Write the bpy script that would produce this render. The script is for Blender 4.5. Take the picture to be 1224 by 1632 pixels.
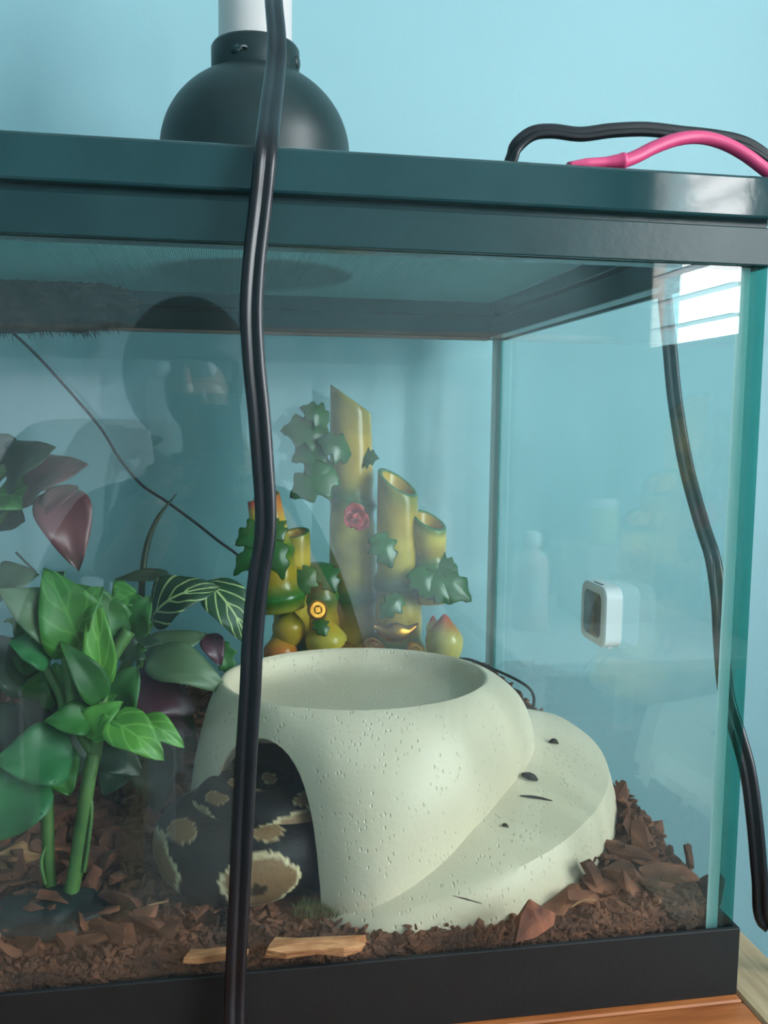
import bpy, bmesh, math, random
import numpy as np
from mathutils import Vector, Matrix, Euler, noise

for o in list(bpy.data.objects):
    bpy.data.objects.remove(o)
random.seed(7)
rng = np.random.default_rng(11)
SC = bpy.context.scene
COL = SC.collection

# ------------------------------------------------------------------ camera
CAM_LOC = Vector((-0.2807, -0.448, 0.3238))
CAM_ROT = Euler((1.4687, -0.0112, -0.1696), 'XYZ')
FPX = 1448.0
cam_d = bpy.data.cameras.new('camera')
cam_d.sensor_fit = 'VERTICAL'
cam_d.sensor_height = 24.0
cam_d.lens = 24.0 * FPX / 1632.0
cam_d.clip_start = 0.01
cam_d.clip_end = 50
cam = bpy.data.objects.new('camera', cam_d)
cam.location = CAM_LOC
cam.rotation_euler = CAM_ROT
COL.objects.link(cam)
SC.camera = cam
RM = CAM_ROT.to_matrix()


def at(px, py, **k):
    """photo pixel + one known world coordinate -> world point"""
    d = RM @ Vector(((px - 612) / FPX, -(py - 816) / FPX, -1.0))
    a, v = list(k.items())[0]
    i = 'xyz'.index(a)
    return CAM_LOC + d * ((v - CAM_LOC[i]) / d[i])


# ------------------------------------------------------------------ light
FLOOR_Z = -0.55
CEIL_Z = 1.75
ROOM_X0, ROOM_X1 = -2.3, 1.0
ROOM_Y0, ROOM_Y1 = -2.6, 0.53

w = bpy.data.worlds.new('sky')
SC.world = w
w.use_nodes = True
wn = w.node_tree.nodes
wn['Background'].inputs['Color'].default_value = (0.80, 0.90, 1.0, 1)
wn['Background'].inputs['Strength'].default_value = 4.0


def area(name, loc, rot, sx, sy, power, color):
    l = bpy.data.lights.new(name, 'AREA')
    l.shape = 'RECTANGLE'
    l.size, l.size_y = sx, sy
    l.energy = power
    l.color = color
    o = bpy.data.objects.new(name, l)
    o.location = loc
    o.rotation_euler = rot
    COL.objects.link(o)
    return o


# daylight through the curtained and louvre windows, then an added fill light
area('daylight_curtain_window', (-0.55, ROOM_Y0 - 0.14, 0.01), (math.radians(90), 0, 0), 2.3, 1.05, 6, (0.93, 0.97, 1.0))
area('daylight_louvre_window', (ROOM_X1 + 0.14, -2.06, 0.95), (0, math.radians(90), 0), 0.80, 0.72, 38, (1.0, 0.98, 0.96))
area('added_fill_light', (ROOM_X1 + 0.14, -0.80, 0.75), (0, math.radians(90), 0), 1.20, 0.95, 74, (0.96, 0.98, 1.0))  # invented side light, added to brighten the tank from the right

SC.view_settings.view_transform = 'Standard'
SC.view_settings.look = 'None'
SC.view_settings.gamma = 1.0
SC.view_settings.use_curve_mapping = False
SC.view_settings.exposure = -0.26
try:
    SC.cycles.use_denoising = True
    SC.cycles.max_bounces = 10
    SC.cycles.transparent_max_bounces = 24
    SC.cycles.sample_clamp_indirect = 6.0
except Exception:
    pass


# ------------------------------------------------------------------ materials
def lin(r, g, b):
    f = lambda c: (c / 255 / 12.92) if c / 255 <= 0.04045 else ((c / 255 + 0.055) / 1.055) ** 2.4
    return (f(r), f(g), f(b), 1.0)


MATS = {}


def mat(name, c1, c2=None, rough=0.5, scale=40.0, bump=0.0, bscale=None, metal=0.0, spec=0.5, sss=0.0,
        attr=None, detail=4.0, stretch=None, rnd=0.0, coat=0.0, contrast=(0.35, 0.65)):
    m = bpy.data.materials.new(name)
    m.use_nodes = True
    nt = m.node_tree
    N, L = nt.nodes, nt.links
    p = N['Principled BSDF']
    p.inputs['Roughness'].default_value = rough
    p.inputs['Metallic'].default_value = metal
    p.inputs['Specular IOR Level'].default_value = spec
    if coat:
        p.inputs['Coat Weight'].default_value = coat
        p.inputs['Coat Roughness'].default_value = 0.1
    tc = N.new('ShaderNodeTexCoord')
    mp = N.new('ShaderNodeMapping')
    L.new(tc.outputs['Object'], mp.inputs['Vector'])
    if stretch:
        mp.inputs['Scale'].default_value = stretch
    nz = N.new('ShaderNodeTexNoise')
    nz.inputs['Scale'].default_value = scale
    nz.inputs['Detail'].default_value = detail
    L.new(mp.outputs['Vector'], nz.inputs['Vector'])
    rp = N.new('ShaderNodeMapRange')
    rp.inputs['From Min'].default_value = contrast[0]
    rp.inputs['From Max'].default_value = contrast[1]
    L.new(nz.outputs['Fac'], rp.inputs['Value'])
    mx = N.new('ShaderNodeMix')
    mx.data_type = 'RGBA'
    L.new(rp.outputs['Result'], mx.inputs['Factor'])
    if attr:
        at_ = N.new('ShaderNodeVertexColor')
        at_.layer_name = attr
        hs = N.new('ShaderNodeHueSaturation')
        hs.inputs['Value'].default_value = 0.78
        L.new(at_.outputs['Color'], hs.inputs['Color'])
        L.new(at_.outputs['Color'], mx.inputs['A'])
        L.new(hs.outputs['Color'], mx.inputs['B'])
    else:
        mx.inputs['A'].default_value = c1
        mx.inputs['B'].default_value = c2 or c1
    out = mx.outputs['Result']
    if rnd:
        oi = N.new('ShaderNodeObjectInfo')
        gi = N.new('ShaderNodeNewGeometry')
        ad = N.new('ShaderNodeMath'); ad.operation = 'ADD'
        L.new(oi.outputs['Random'], ad.inputs[0]); L.new(gi.outputs['Random Per Island'], ad.inputs[1])
        fr = N.new('ShaderNodeMath'); fr.operation = 'FRACT'
        L.new(ad.outputs[0], fr.inputs[0])
        mr = N.new('ShaderNodeMapRange')
        mr.inputs['To Min'].default_value = 1 - rnd
        mr.inputs['To Max'].default_value = 1 + rnd
        L.new(fr.outputs[0], mr.inputs['Value'])
        h2 = N.new('ShaderNodeHueSaturation')
        L.new(mr.outputs['Result'], h2.inputs['Value'])
        L.new(out, h2.inputs['Color'])
        out = h2.outputs['Color']
    L.new(out, p.inputs['Base Color'])
    if sss:
        p.inputs['Subsurface Weight'].default_value = sss
        p.inputs['Subsurface Radius'].default_value = (0.006, 0.006, 0.002)
        p.inputs['Subsurface Scale'].default_value = 1.0
    if bump:
        n2 = N.new('ShaderNodeTexNoise')
        n2.inputs['Scale'].default_value = bscale or scale * 3
        n2.inputs['Detail'].default_value = 5
        L.new(mp.outputs['Vector'], n2.inputs['Vector'])
        bp = N.new('ShaderNodeBump')
        bp.inputs['Strength'].default_value = bump
        bp.inputs['Distance'].default_value = 0.002
        L.new(n2.outputs['Fac'], bp.inputs['Height'])
        L.new(bp.outputs['Normal'], p.inputs['Normal'])
    MATS[name] = m
    return m


def glass_mat(name, tint, ior=1.5, rough=0.0, smudge=0.0):
    m = bpy.data.materials.new(name)
    m.use_nodes = True
    N, L = m.node_tree.nodes, m.node_tree.links
    N.remove(N['Principled BSDF'])
    tr = N.new('ShaderNodeBsdfTransparent'); tr.inputs['Color'].default_value = tint
    gl = N.new('ShaderNodeBsdfGlossy'); gl.inputs['Roughness'].default_value = rough
    gl.inputs['Color'].default_value = (1, 1, 1, 1)
    # Schlick reflectance from the angle of incidence (same on entering and leaving the sheet)
    ge = N.new('ShaderNodeNewGeometry')
    dt = N.new('ShaderNodeVectorMath'); dt.operation = 'DOT_PRODUCT'
    L.new(ge.outputs['Incoming'], dt.inputs[0]); L.new(ge.outputs['Normal'], dt.inputs[1])
    ab = N.new('ShaderNodeMath'); ab.operation = 'ABSOLUTE'; L.new(dt.outputs['Value'], ab.inputs[0])
    om = N.new('ShaderNodeMath'); om.operation = 'SUBTRACT'; om.inputs[0].default_value = 1.0; L.new(ab.outputs[0], om.inputs[1])
    p5 = N.new('ShaderNodeMath'); p5.operation = 'POWER'; p5.inputs[1].default_value = 5.0; L.new(om.outputs[0], p5.inputs[0])
    f0 = ((ior - 1) / (ior + 1)) ** 2
    fr = N.new('ShaderNodeMath'); fr.operation = 'MULTIPLY_ADD'; fr.inputs[1].default_value = 1 - f0; fr.inputs[2].default_value = f0
    L.new(p5.outputs[0], fr.inputs[0])
    mx = N.new('ShaderNodeMixShader')
    L.new(fr.outputs[0], mx.inputs[0]); L.new(tr.outputs[0], mx.inputs[1]); L.new(gl.outputs[0], mx.inputs[2])
    last = mx
    if smudge:
        tc = N.new('ShaderNodeTexCoord')
        nz = N.new('ShaderNodeTexNoise'); nz.inputs['Scale'].default_value = 9; nz.inputs['Detail'].default_value = 6
        L.new(tc.outputs['Object'], nz.inputs['Vector'])
        mr = N.new('ShaderNodeMapRange'); mr.inputs['From Min'].default_value = 0.42; mr.inputs['From Max'].default_value = 0.75
        mr.inputs['To Min'].default_value = smudge * 0.45; mr.inputs['To Max'].default_value = smudge
        L.new(nz.outputs['Fac'], mr.inputs['Value'])
        df = N.new('ShaderNodeBsdfDiffuse'); df.inputs['Color'].default_value = (0.75, 0.85, 0.86, 1)
        m2 = N.new('ShaderNodeMixShader')
        L.new(mr.outputs[0], m2.inputs[0]); L.new(mx.outputs[0], m2.inputs[1]); L.new(df.outputs[0], m2.inputs[2])
        last = m2
    L.new(last.outputs[0], N['Material Output'].inputs['Surface'])
    MATS[name] = m
    return m


mat('wall_paint', lin(153, 194, 201), lin(157, 198, 205), rough=0.6, scale=3, bump=0.06, bscale=300)
mat('ceiling_paint', lin(205, 222, 226), lin(212, 228, 230), rough=0.8, scale=3)
mat('floor_tile', lin(120, 112, 104), lin(140, 130, 120), rough=0.4, scale=4)
mat('black_plastic', lin(22, 50, 53), lin(29, 58, 60), rough=0.27, scale=25, bump=0.05, bscale=220)
mat('black_base', lin(8, 12, 14), lin(13, 17, 20), rough=0.6, scale=60, bump=0.08, bscale=300)
mat('lid_plastic', lin(26, 56, 59), lin(34, 66, 69), rough=0.07, scale=18, bump=0.05, bscale=30)
mat('lamp_black', lin(20, 40, 41), lin(26, 46, 47), rough=0.42, scale=30)
mat('lamp_inside', lin(150, 155, 155), rough=0.4, metal=0.6)
mat('socket_white', lin(204, 198, 196), lin(210, 205, 202), rough=0.35, scale=10)
mat('bulb_glass', lin(120, 20, 20), rough=0.1)
mat('cord_black', lin(16, 18, 23), lin(22, 24, 30), rough=0.35, scale=60)
mat('pink_rubber', lin(205, 62, 112), lin(215, 75, 122), rough=0.4, scale=30)
mat('wire_mesh', lin(84, 138, 138), rough=0.6, spec=0.2)
mat('silicone', lin(190, 212, 212), rough=0.3)
mat('dial_white', lin(226, 226, 228), lin(232, 232, 233), rough=0.3, scale=10)
mat('screen_dark', lin(38, 50, 48), lin(46, 60, 56), rough=0.15, scale=8)
mat('wood_top', lin(150, 82, 40), lin(186, 112, 60), rough=0.45, scale=14, stretch=(1, 9, 9), bump=0.15, bscale=30)
mat('wood_trim', lin(150, 128, 96), lin(178, 155, 120), rough=0.5, scale=14, stretch=(9, 1, 9), bump=0.15, bscale=30)
mat('bark', lin(66, 38, 27), lin(118, 70, 48), rough=0.85, scale=70, bump=0.7, bscale=160, rnd=0.38)
mat('bark_red', lin(84, 46, 32), lin(140, 84, 58), rough=0.85, scale=70, bump=0.7, bscale=160, rnd=0.35)
mat('bark_pale', lin(150, 100, 62), lin(190, 140, 95), rough=0.8, scale=60, bump=0.6, bscale=160, stretch=(1, 5, 5))
mat('bark_dark', lin(34, 24, 20), lin(58, 40, 32), rough=0.85, scale=70, bump=0.6, bscale=160)
mat('soil', lin(40, 22, 14), lin(82, 46, 30), rough=0.95, scale=120, bump=1.0, bscale=200)
mat('fur', lin(46, 38, 32), lin(74, 62, 52), rough=0.95, scale=50, bump=0.6, bscale=90)
mat('resin', None, rough=0.24, scale=60, attr='Col', sss=0.25, spec=0.4)
mat('gold', lin(190, 138, 50), lin(150, 96, 30), rough=0.28, metal=0.9, scale=120)
mat('snake_skin', None, rough=0.5, scale=700, attr='Col', bump=0.25, bscale=700, spec=0.25)
mat('moss', lin(40, 56, 30), lin(84, 104, 60), rough=0.95, scale=200, bump=0.8)
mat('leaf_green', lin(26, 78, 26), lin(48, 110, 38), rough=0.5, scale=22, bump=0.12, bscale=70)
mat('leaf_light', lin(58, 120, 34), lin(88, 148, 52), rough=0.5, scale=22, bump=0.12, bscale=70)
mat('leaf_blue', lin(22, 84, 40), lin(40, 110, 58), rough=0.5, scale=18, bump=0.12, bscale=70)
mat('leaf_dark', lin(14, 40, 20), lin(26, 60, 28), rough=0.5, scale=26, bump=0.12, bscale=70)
mat('leaf_purple', lin(66, 34, 48), lin(92, 52, 66), rough=0.4, scale=22, bump=0.12, bscale=70)
mat('leaf_bronze', lin(52, 66, 40), lin(108, 58, 62), rough=0.4, scale=14, contrast=(0.42, 0.58), bump=0.1, bscale=70)
mat('leaf_grey', lin(62, 90, 58), lin(88, 110, 76), rough=0.45, scale=18, bump=0.1, bscale=70)
mat('stem_green', lin(64, 104, 46), lin(92, 128, 64), rough=0.45, scale=40)
mat('plant_base', lin(16, 26, 26), lin(28, 42, 42), rough=0.6, scale=50, bump=0.4)
mat('curtain_dummy', lin(230, 236, 240), rough=0.9)
mat('white_plastic', lin(228, 230, 232), lin(222, 224, 228), rough=0.4)
mat('desk_white', lin(214, 216, 214), lin(224, 226, 224), rough=0.45)
mat('bottle_pink', lin(222, 196, 196), rough=0.3)
mat('jar_yellow', lin(190, 200, 120), rough=0.3)
mat('carton', lin(170, 160, 150), lin(150, 140, 132), rough=0.7)
mat('window_frame', lin(200, 196, 190), rough=0.5)
mat('cloth_dark', lin(36, 42, 50), lin(46, 52, 60), rough=0.9, scale=80)
mat('skin', lin(172, 122, 98), lin(180, 130, 106), rough=0.55, scale=30)
mat('hair', lin(22, 18, 17), lin(34, 28, 26), rough=0.5, scale=90)
mat('trouser', lin(40, 46, 66), lin(48, 54, 74), rough=0.9, scale=90)
glass_mat('glass_front', (0.93, 0.972, 0.967, 1), smudge=0.016)
glass_mat('glass_side', (0.92, 0.97, 0.965, 1), smudge=0.010)
glass_mat('glass_edge', (0.10, 0.42, 0.36, 1))
glass_mat('glass_window', (0.96, 0.98, 0.98, 1))

# hide: off-white stone with pits
m = mat('hide_stone', lin(220, 199, 170), lin(228, 208, 182), rough=0.45, scale=9, bump=0.0)
N, L = m.node_tree.nodes, m.node_tree.links
tc = N.new('ShaderNodeTexCoord')
v1 = N.new('ShaderNodeTexVoronoi'); v1.inputs['Scale'].default_value = 330
nzs = N.new('ShaderNodeTexNoise'); nzs.inputs['Scale'].default_value = 45; nzs.inputs['Detail'].default_value = 3
mpv = N.new('ShaderNodeMapping'); mpv.inputs['Scale'].default_value = (1.0, 0.7, 0.55); mpv.inputs['Rotation'].default_value = (.4, .6, .3)
L.new(tc.outputs['Object'], mpv.inputs['Vector']); L.new(mpv.outputs[0], v1.inputs['Vector']); L.new(tc.outputs['Object'], nzs.inputs['Vector'])
mrp = N.new('ShaderNodeMapRange'); mrp.inputs['From Min'].default_value = 0.05; mrp.inputs['From Max'].default_value = 0.26
L.new(v1.outputs['Distance'], mrp.inputs['Value'])
mrn = N.new('ShaderNodeMapRange'); mrn.inputs['From Min'].default_value = 0.42; mrn.inputs['From Max'].default_value = 0.56
mrn.inputs['To Min'].default_value = 1.0; mrn.inputs['To Max'].default_value = 0.0
L.new(nzs.outputs['Fac'], mrn.inputs['Value'])
mxx = N.new('ShaderNodeMath'); mxx.operation = 'MAXIMUM'
L.new(mrp.outputs[0], mxx.inputs[0]); L.new(mrn.outputs[0], mxx.inputs[1])
nf = N.new('ShaderNodeTexNoise'); nf.inputs['Scale'].default_value = 260; nf.inputs['Detail'].default_value = 4
L.new(tc.outputs['Object'], nf.inputs['Vector'])
addn = N.new('ShaderNodeMath'); addn.operation = 'MULTIPLY_ADD'
addn.inputs[1].default_value = 0.25
L.new(nf.outputs['Fac'], addn.inputs[0]); L.new(mxx.outputs[0], addn.inputs[2])
bp = N.new('ShaderNodeBump'); bp.inputs['Strength'].default_value = 0.5; bp.inputs['Distance'].default_value = 0.0016
L.new(addn.outputs[0], bp.inputs['Height'])
L.new(bp.outputs['Normal'], N['Principled BSDF'].inputs['Normal'])

# sheer curtain cloth
m = bpy.data.materials.new('sheer_curtain')
m.use_nodes = True
N, L = m.node_tree.nodes, m.node_tree.links
N.remove(N['Principled BSDF'])
tl = N.new('ShaderNodeBsdfTranslucent'); tl.inputs['Color'].default_value = (0.70, 0.76, 0.80, 1)
df = N.new('ShaderNodeBsdfDiffuse'); df.inputs['Color'].default_value = (0.42, 0.48, 0.52, 1)
tp = N.new('ShaderNodeBsdfTransparent')
a1 = N.new('ShaderNodeMixShader'); a1.inputs[0].default_value = 0.35
a2 = N.new('ShaderNodeMixShader'); a2.inputs[0].default_value = 0.12
L.new(tl.outputs[0], a1.inputs[1]); L.new(df.outputs[0], a1.inputs[2])
L.new(a1.outputs[0], a2.inputs[1]); L.new(tp.outputs[0], a2.inputs[2])
L.new(a2.outputs[0], N['Material Output'].inputs['Surface'])
MATS['sheer_curtain'] = m


# ------------------------------------------------------------------ helpers
def mesh_obj(name, verts, faces, material, parent=None, smooth=True, cols=None):
    me = bpy.data.meshes.new(name)
    me.from_pydata([tuple(v) for v in verts], [], [tuple(f) for f in faces])
    me.validate()
    if smooth:
        me.polygons.foreach_set('use_smooth', [True] * len(me.polygons))
    if cols is not None:
        a = me.color_attributes.new('Col', 'FLOAT_COLOR', 'POINT')
        a.data.foreach_set('color', np.array(cols, dtype=np.float32).ravel())
    for mm in (material if isinstance(material, (list, tuple)) else [material]):
        me.materials.append(MATS[mm])
    o = bpy.data.objects.new(name, me)
    COL.objects.link(o)
    if parent:
        put(o, parent)
    return o


def put(o, parent):
    """parent, keeping the world position of o (parents here are only translated / z-rotated)"""
    bpy.context.view_layer.update()
    o.parent = parent
    o.matrix_parent_inverse = parent.matrix_world.inverted()


def thing(name, label, cat, loc=(0, 0, 0), group=None):
    o = bpy.data.objects.new(name, None)
    o.empty_display_size = 0.02
    o.location = loc
    COL.objects.link(o)
    return tag(o, label, cat, group)


def tag(o, label, cat, group=None, kind=None):
    o['label'] = label
    o['category'] = cat
    if group:
        o['group'] = group
    if kind:
        o['kind'] = kind
    return o


def struct(o, label=None, cat=None):
    o['kind'] = 'structure'
    if label:
        o['label'] = label
    if cat:
        o['category'] = cat
    return o


def box(name, lo, hi, material, parent=None, bevel=0.0, seg=2, smooth=False):
    bm = bmesh.new()
    bmesh.ops.create_cube(bm, size=1)
    lo, hi = Vector(lo), Vector(hi)
    for v in bm.verts:
        v.co = Vector([lo[i] + (v.co[i] + 0.5) * (hi[i] - lo[i]) for i in range(3)])
    if bevel:
        bmesh.ops.bevel(bm, geom=bm.edges[:], offset=bevel, segments=seg, affect='EDGES', profile=0.5)
    return from_bm(name, bm, material, parent, smooth)


def from_bm(name, bm, material, parent=None, smooth=True):
    bmesh.ops.recalc_face_normals(bm, faces=bm.faces[:])
    me = bpy.data.meshes.new(name)
    bm.to_mesh(me)
    bm.free()
    if smooth:
        me.polygons.foreach_set('use_smooth', [True] * len(me.polygons))
    for mm in (material if isinstance(material, (list, tuple)) else [material]):
        me.materials.append(MATS[mm])
    o = bpy.data.objects.new(name, me)
    COL.objects.link(o)
    if parent:
        put(o, parent)
    return o


def catmull(P, n=8):
    P = [Vector(p) for p in P]
    Q = [2 * P[0] - P[1]] + P + [2 * P[-1] - P[-2]]
    out = []
    for i in range(1, len(Q) - 2):
        for k in range(n):
            t = k / n
            a, b, c, d = Q[i - 1], Q[i], Q[i + 1], Q[i + 2]
            out.append(0.5 * ((2 * b) + (c - a) * t + (2 * a - 5 * b + 4 * c - d) * t * t + (3 * b - a - 3 * c + d) * t ** 3))
    out.append(P[-1])
    return out


def sweep(path, section, wide=None, scale=None, cap=True):
    """sweep a 2D section along a path; wide: a vector the section's x axis follows"""
    n = len(path)
    vs, fs = [], []
    prev = None
    k = len(section)
    for i, p in enumerate(path):
        t = (path[min(i + 1, n - 1)] - path[max(i - 1, 0)]).normalized()
        if wide is not None:
            wv = wide(i / (n - 1)) if callable(wide) else Vector(wide)
            x = (wv - t * wv.dot(t)).normalized()
        else:
            if prev is None:
                ref = Vector((0, 0, 1)) if abs(t.z) < 0.9 else Vector((1, 0, 0))
                x = (ref - t * ref.dot(t)).normalized()
            else:
                x = (prev - t * prev.dot(t)).normalized()
        prev = x
        y = t.cross(x)
        s = scale[i] if scale is not None else 1.0
        for a, b in section:
            vs.append(p + x * (a * s) + y * (b * s))
    for i in range(n - 1):
        for j in range(k):
            fs.append((i * k + j, i * k + (j + 1) % k, (i + 1) * k + (j + 1) % k, (i + 1) * k + j))
    if cap:
        fs.append(tuple(reversed(range(k))))
        fs.append(tuple(range((n - 1) * k, n * k)))
    return vs, fs


def circ(r, k=10):
    return [(r * math.cos(2 * math.pi * i / k), r * math.sin(2 * math.pi * i / k)) for i in range(k)]


def tube(name, P, r, material, parent=None, k=10, n=8, scale=None):
    path = catmull(P, n)
    if scale is not None:
        m_ = len(path)
        scale = [np.interp(i / (m_ - 1), np.linspace(0, 1, len(scale)), scale) for i in range(m_)]
    v, f = sweep(path, circ(r, k), None, scale)
    return mesh_obj(name, v, f, material, parent)


def zip_section(r):
    s = []
    for i in range(9):
        a = math.radians(-155 + 310 * i / 8)
        s.append((r * 1.0 + r * math.cos(a), r * math.sin(a)))
    for i in range(9):
        a = math.radians(25 + 310 * i / 8)
        s.append((-r * 1.0 + r * math.cos(a), r * math.sin(a)))
    return s


def lathe(name, prof, center, material, parent=None, k=40, smooth=True):
    vs, fs = [], []
    for r, z in prof:
        for i in range(k):
            a = 2 * math.pi * i / k
            vs.append((center[0] + r * math.cos(a), center[1] + r * math.sin(a), center[2] + z))
    for j in range(len(prof) - 1):
        for i in range(k):
            fs.append((j * k + i, j * k + (i + 1) % k, (j + 1) * k + (i + 1) % k, (j + 1) * k + i))
    if prof[0][0] > 1e-4:
        pass
    return mesh_obj(name, vs, fs, material, parent, smooth)


def smoothstep(a, b, x):
    t = min(1, max(0, (x - a) / (b - a)))
    return t * t * (3 - 2 * t)


# ------------------------------------------------------------------ room shell
WB = ROOM_Y1
box_w = 0.12
wb = struct(box('wall_back', (ROOM_X0 - box_w, WB, FLOOR_Z - 0.1), (ROOM_X1 + box_w, WB + box_w, CEIL_Z + 0.1), 'wall_paint'))
wl = struct(box('wall_left', (ROOM_X0 - box_w, ROOM_Y0, FLOOR_Z - 0.1), (ROOM_X0, WB, CEIL_Z + 0.1), 'wall_paint'))
fl = struct(box('floor', (ROOM_X0 - box_w, ROOM_Y0 - box_w, FLOOR_Z - 0.1), (ROOM_X1 + box_w, WB, FLOOR_Z), 'floor_tile'))
ce = struct(box('ceiling', (ROOM_X0 - box_w, ROOM_Y0 - box_w, CEIL_Z), (ROOM_X1 + box_w, WB, CEIL_Z + 0.1), 'ceiling_paint'))


def wall_hole(name, axis, pos, thick, lo, hi, holes):
    """wall with rectangular openings side by side. axis 'x': plane x=pos, u=y ; axis 'y': plane y=pos, u=x"""
    bm = bmesh.new()
    rects = []
    cur = lo[0]
    for (h0, z0, h1, z1) in sorted(holes):
        rects += [(cur, lo[1], h0, hi[1]), (h0, lo[1], h1, z0), (h0, z1, h1, hi[1])]
        cur = h1
    rects.append((cur, lo[1], hi[0], hi[1]))
    for u0, z0, u1, z1 in rects:
        r = bmesh.ops.create_cube(bm, size=1)
        for v in r['verts']:
            u = u0 + (v.co.x + .5) * (u1 - u0)
            d = pos + (v.co.y + .5) * thick
            z = z0 + (v.co.z + .5) * (z1 - z0)
            v.co = (d, u, z) if axis == 'x' else (u, d, z)
    return struct(from_bm(name, bm, 'wall_paint', None, False))


LW = dict(y0=-2.29, y1=-1.765, z0=0.545, z1=1.34)     # louvre window in the right wall
SW = dict(y0=-1.28, y1=-0.33, z0=0.15, z1=1.35)     # made-up opening in the right wall for the added fill light
CW = dict(x0=-1.70, x1=0.60, z0=-0.48, z1=0.50)     # curtained window in the front wall, behind the viewer
wall_hole('wall_right', 'x', ROOM_X1 + box_w / 2, box_w, (ROOM_Y0, FLOOR_Z), (WB, CEIL_Z), [(LW['y0'], LW['z0'], LW['y1'], LW['z1']), (SW['y0'], SW['z0'], SW['y1'], SW['z1'])])
wall_hole('wall_front', 'y', ROOM_Y0 - box_w / 2, box_w, (ROOM_X0 - box_w, FLOOR_Z), (ROOM_X1 + box_w, CEIL_Z), [(CW['x0'], CW['z0'], CW['x1'], CW['z1'])])


def window_frame(name, axis, pos, a0, a1, z0, z1, t=0.035, mull=1):
    root = thing(name, None, None, (pos, (a0 + a1) / 2, z0) if axis == 'x' else ((a0 + a1) / 2, pos, z0))
    del root['label'], root['category']
    struct(root)
    def b(n, u0, u1, w0, w1, d=0.02, material='window_frame', off=0.0):
        if axis == 'x':
            return box(n, (pos - d + off, u0, w0), (pos + d + off, u1, w1), material, root)
        return box(n, (u0, pos - d + off, w0), (u1, pos + d + off, w1), material, root)
    b('frame_rail', a0, a1, z0, z0 + t); b('frame_rail', a0, a1, z1 - t, z1)
    b('frame_stile', a0, a0 + t, z0 + t, z1 - t); b('frame_stile', a1 - t, a1, z0 + t, z1 - t)
    for i in range(mull):
        c = a0 + (a1 - a0) * (i + 1) / (mull + 1)
        b('mullion', c - t / 2, c + t / 2, z0 + t, z1 - t)
    return root, b


wr, b = window_frame('window_1', 'x', ROOM_X1 + 0.06, LW['y0'], LW['y1'], LW['z0'], LW['z1'], mull=0, t=0.012)
for i in range(9):      # opened louvre slats, seen edge-on
    z = LW['z0'] + 0.065 + i * 0.08
    box('louvre_slat', (ROOM_X1 + 0.03, LW['y0'] + 0.03, z), (ROOM_X1 + 0.08, LW['y1'] - 0.03, z + 0.003), 'white_plastic', wr)
ws, b = window_frame('added_fill_window', 'x', ROOM_X1 + 0.06, SW['y0'], SW['y1'], SW['z0'], SW['z1'], mull=1, t=0.04)  # added window frame around the fill light's opening
for i in range(2):
    u0 = SW['y0'] + (SW['y1'] - SW['y0']) * i / 2 + 0.03
    box('pane', (ROOM_X1 + .058, u0, SW['z0'] + .04), (ROOM_X1 + .062, u0 + .43, SW['z1'] - .04), 'glass_window', ws)  # panes of the added fill window
wf, b = window_frame('window_2', 'y', ROOM_Y0 - 0.06, CW['x0'], CW['x1'], CW['z0'], CW['z1'], mull=3, t=0.05)
for i in range(4):
    u0 = CW['x0'] + (CW['x1'] - CW['x0']) * i / 4 + 0.03
    u1 = CW['x0'] + (CW['x1'] - CW['x0']) * (i + 1) / 4 - 0.03
    box('pane', (u0, ROOM_Y0 - 0.062, CW['z0'] + .05), (u1, ROOM_Y0 - 0.058, CW['z1'] - .05), 'glass_window', wf)

# sheer curtains in front of that window
for ci, (c0, c1, lab) in enumerate(((-2.20, -0.56, 'sheer pale curtain reflected faintly at the left of the glass'),
                                    (-0.66, 0.985, 'sheer pale curtain reflected behind the bamboo ornament'))):
    nx = 150
    vs, fs = [], []
    for j in range(2):
        z = (0.585, FLOOR_Z + 0.02)[j]
        for i in range(nx + 1):
            u = i / nx
            x = c0 + u * (c1 - c0)
            y = ROOM_Y0 + 0.055 + 0.09 * ci + 0.022 * math.sin(u * 62 + ci) + 0.012 * math.sin(u * 23 + 1.3 * ci)
            vs.append((x, y, z))
    for i in range(nx):
        fs.append((i, i + 1, nx + 1 + i + 1, nx + 1 + i))
    ct = thing('curtain', lab, 'curtain', ((c0 + c1) / 2, ROOM_Y0 + 0.07, FLOOR_Z + 0.05))
    mesh_obj('cloth', vs, fs, 'sheer_curtain', ct)
    tube('curtain_rod', [(c0, ROOM_Y0 + 0.055 + .09 * ci, 0.595), ((c0 + c1) / 2, ROOM_Y0 + 0.055 + .09 * ci, 0.595), (c1, ROOM_Y0 + 0.055 + .09 * ci, 0.595)], 0.012, 'window_frame', ct)

# ------------------------------------------------------------------ table
T = thing('wooden_table', 'orange-brown wooden table with a pale grey-brown edge strip, under the terrarium', 'table', (-0.5, 0.17, FLOOR_Z))
y0 = -0.13
for i in range(5):
    ya, yb = y0 + i * 0.122, y0 + (i + 1) * 0.122 - 0.0015
    box('plank', (-1.06, ya, -0.030), (0.0035, yb, 0.0), 'wood_top', T, bevel=0.001, seg=1)
box('edge_strip', (0.005, y0, -0.030), (0.043, y0 + 0.61, -0.0005), 'wood_trim', T, bevel=0.0015, seg=1)
for x in (-1.0, -0.02):
    for y in (-0.09, 0.43):
        box('leg', (x - 0.03, y - 0.03, FLOOR_Z), (x + 0.03, y + 0.03, -0.030), 'wood_top', T, bevel=0.003, seg=1)
box('apron', (-0.97, -0.10, -0.10), (-0.05, -0.08, -0.030), 'wood_top', T)

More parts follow.
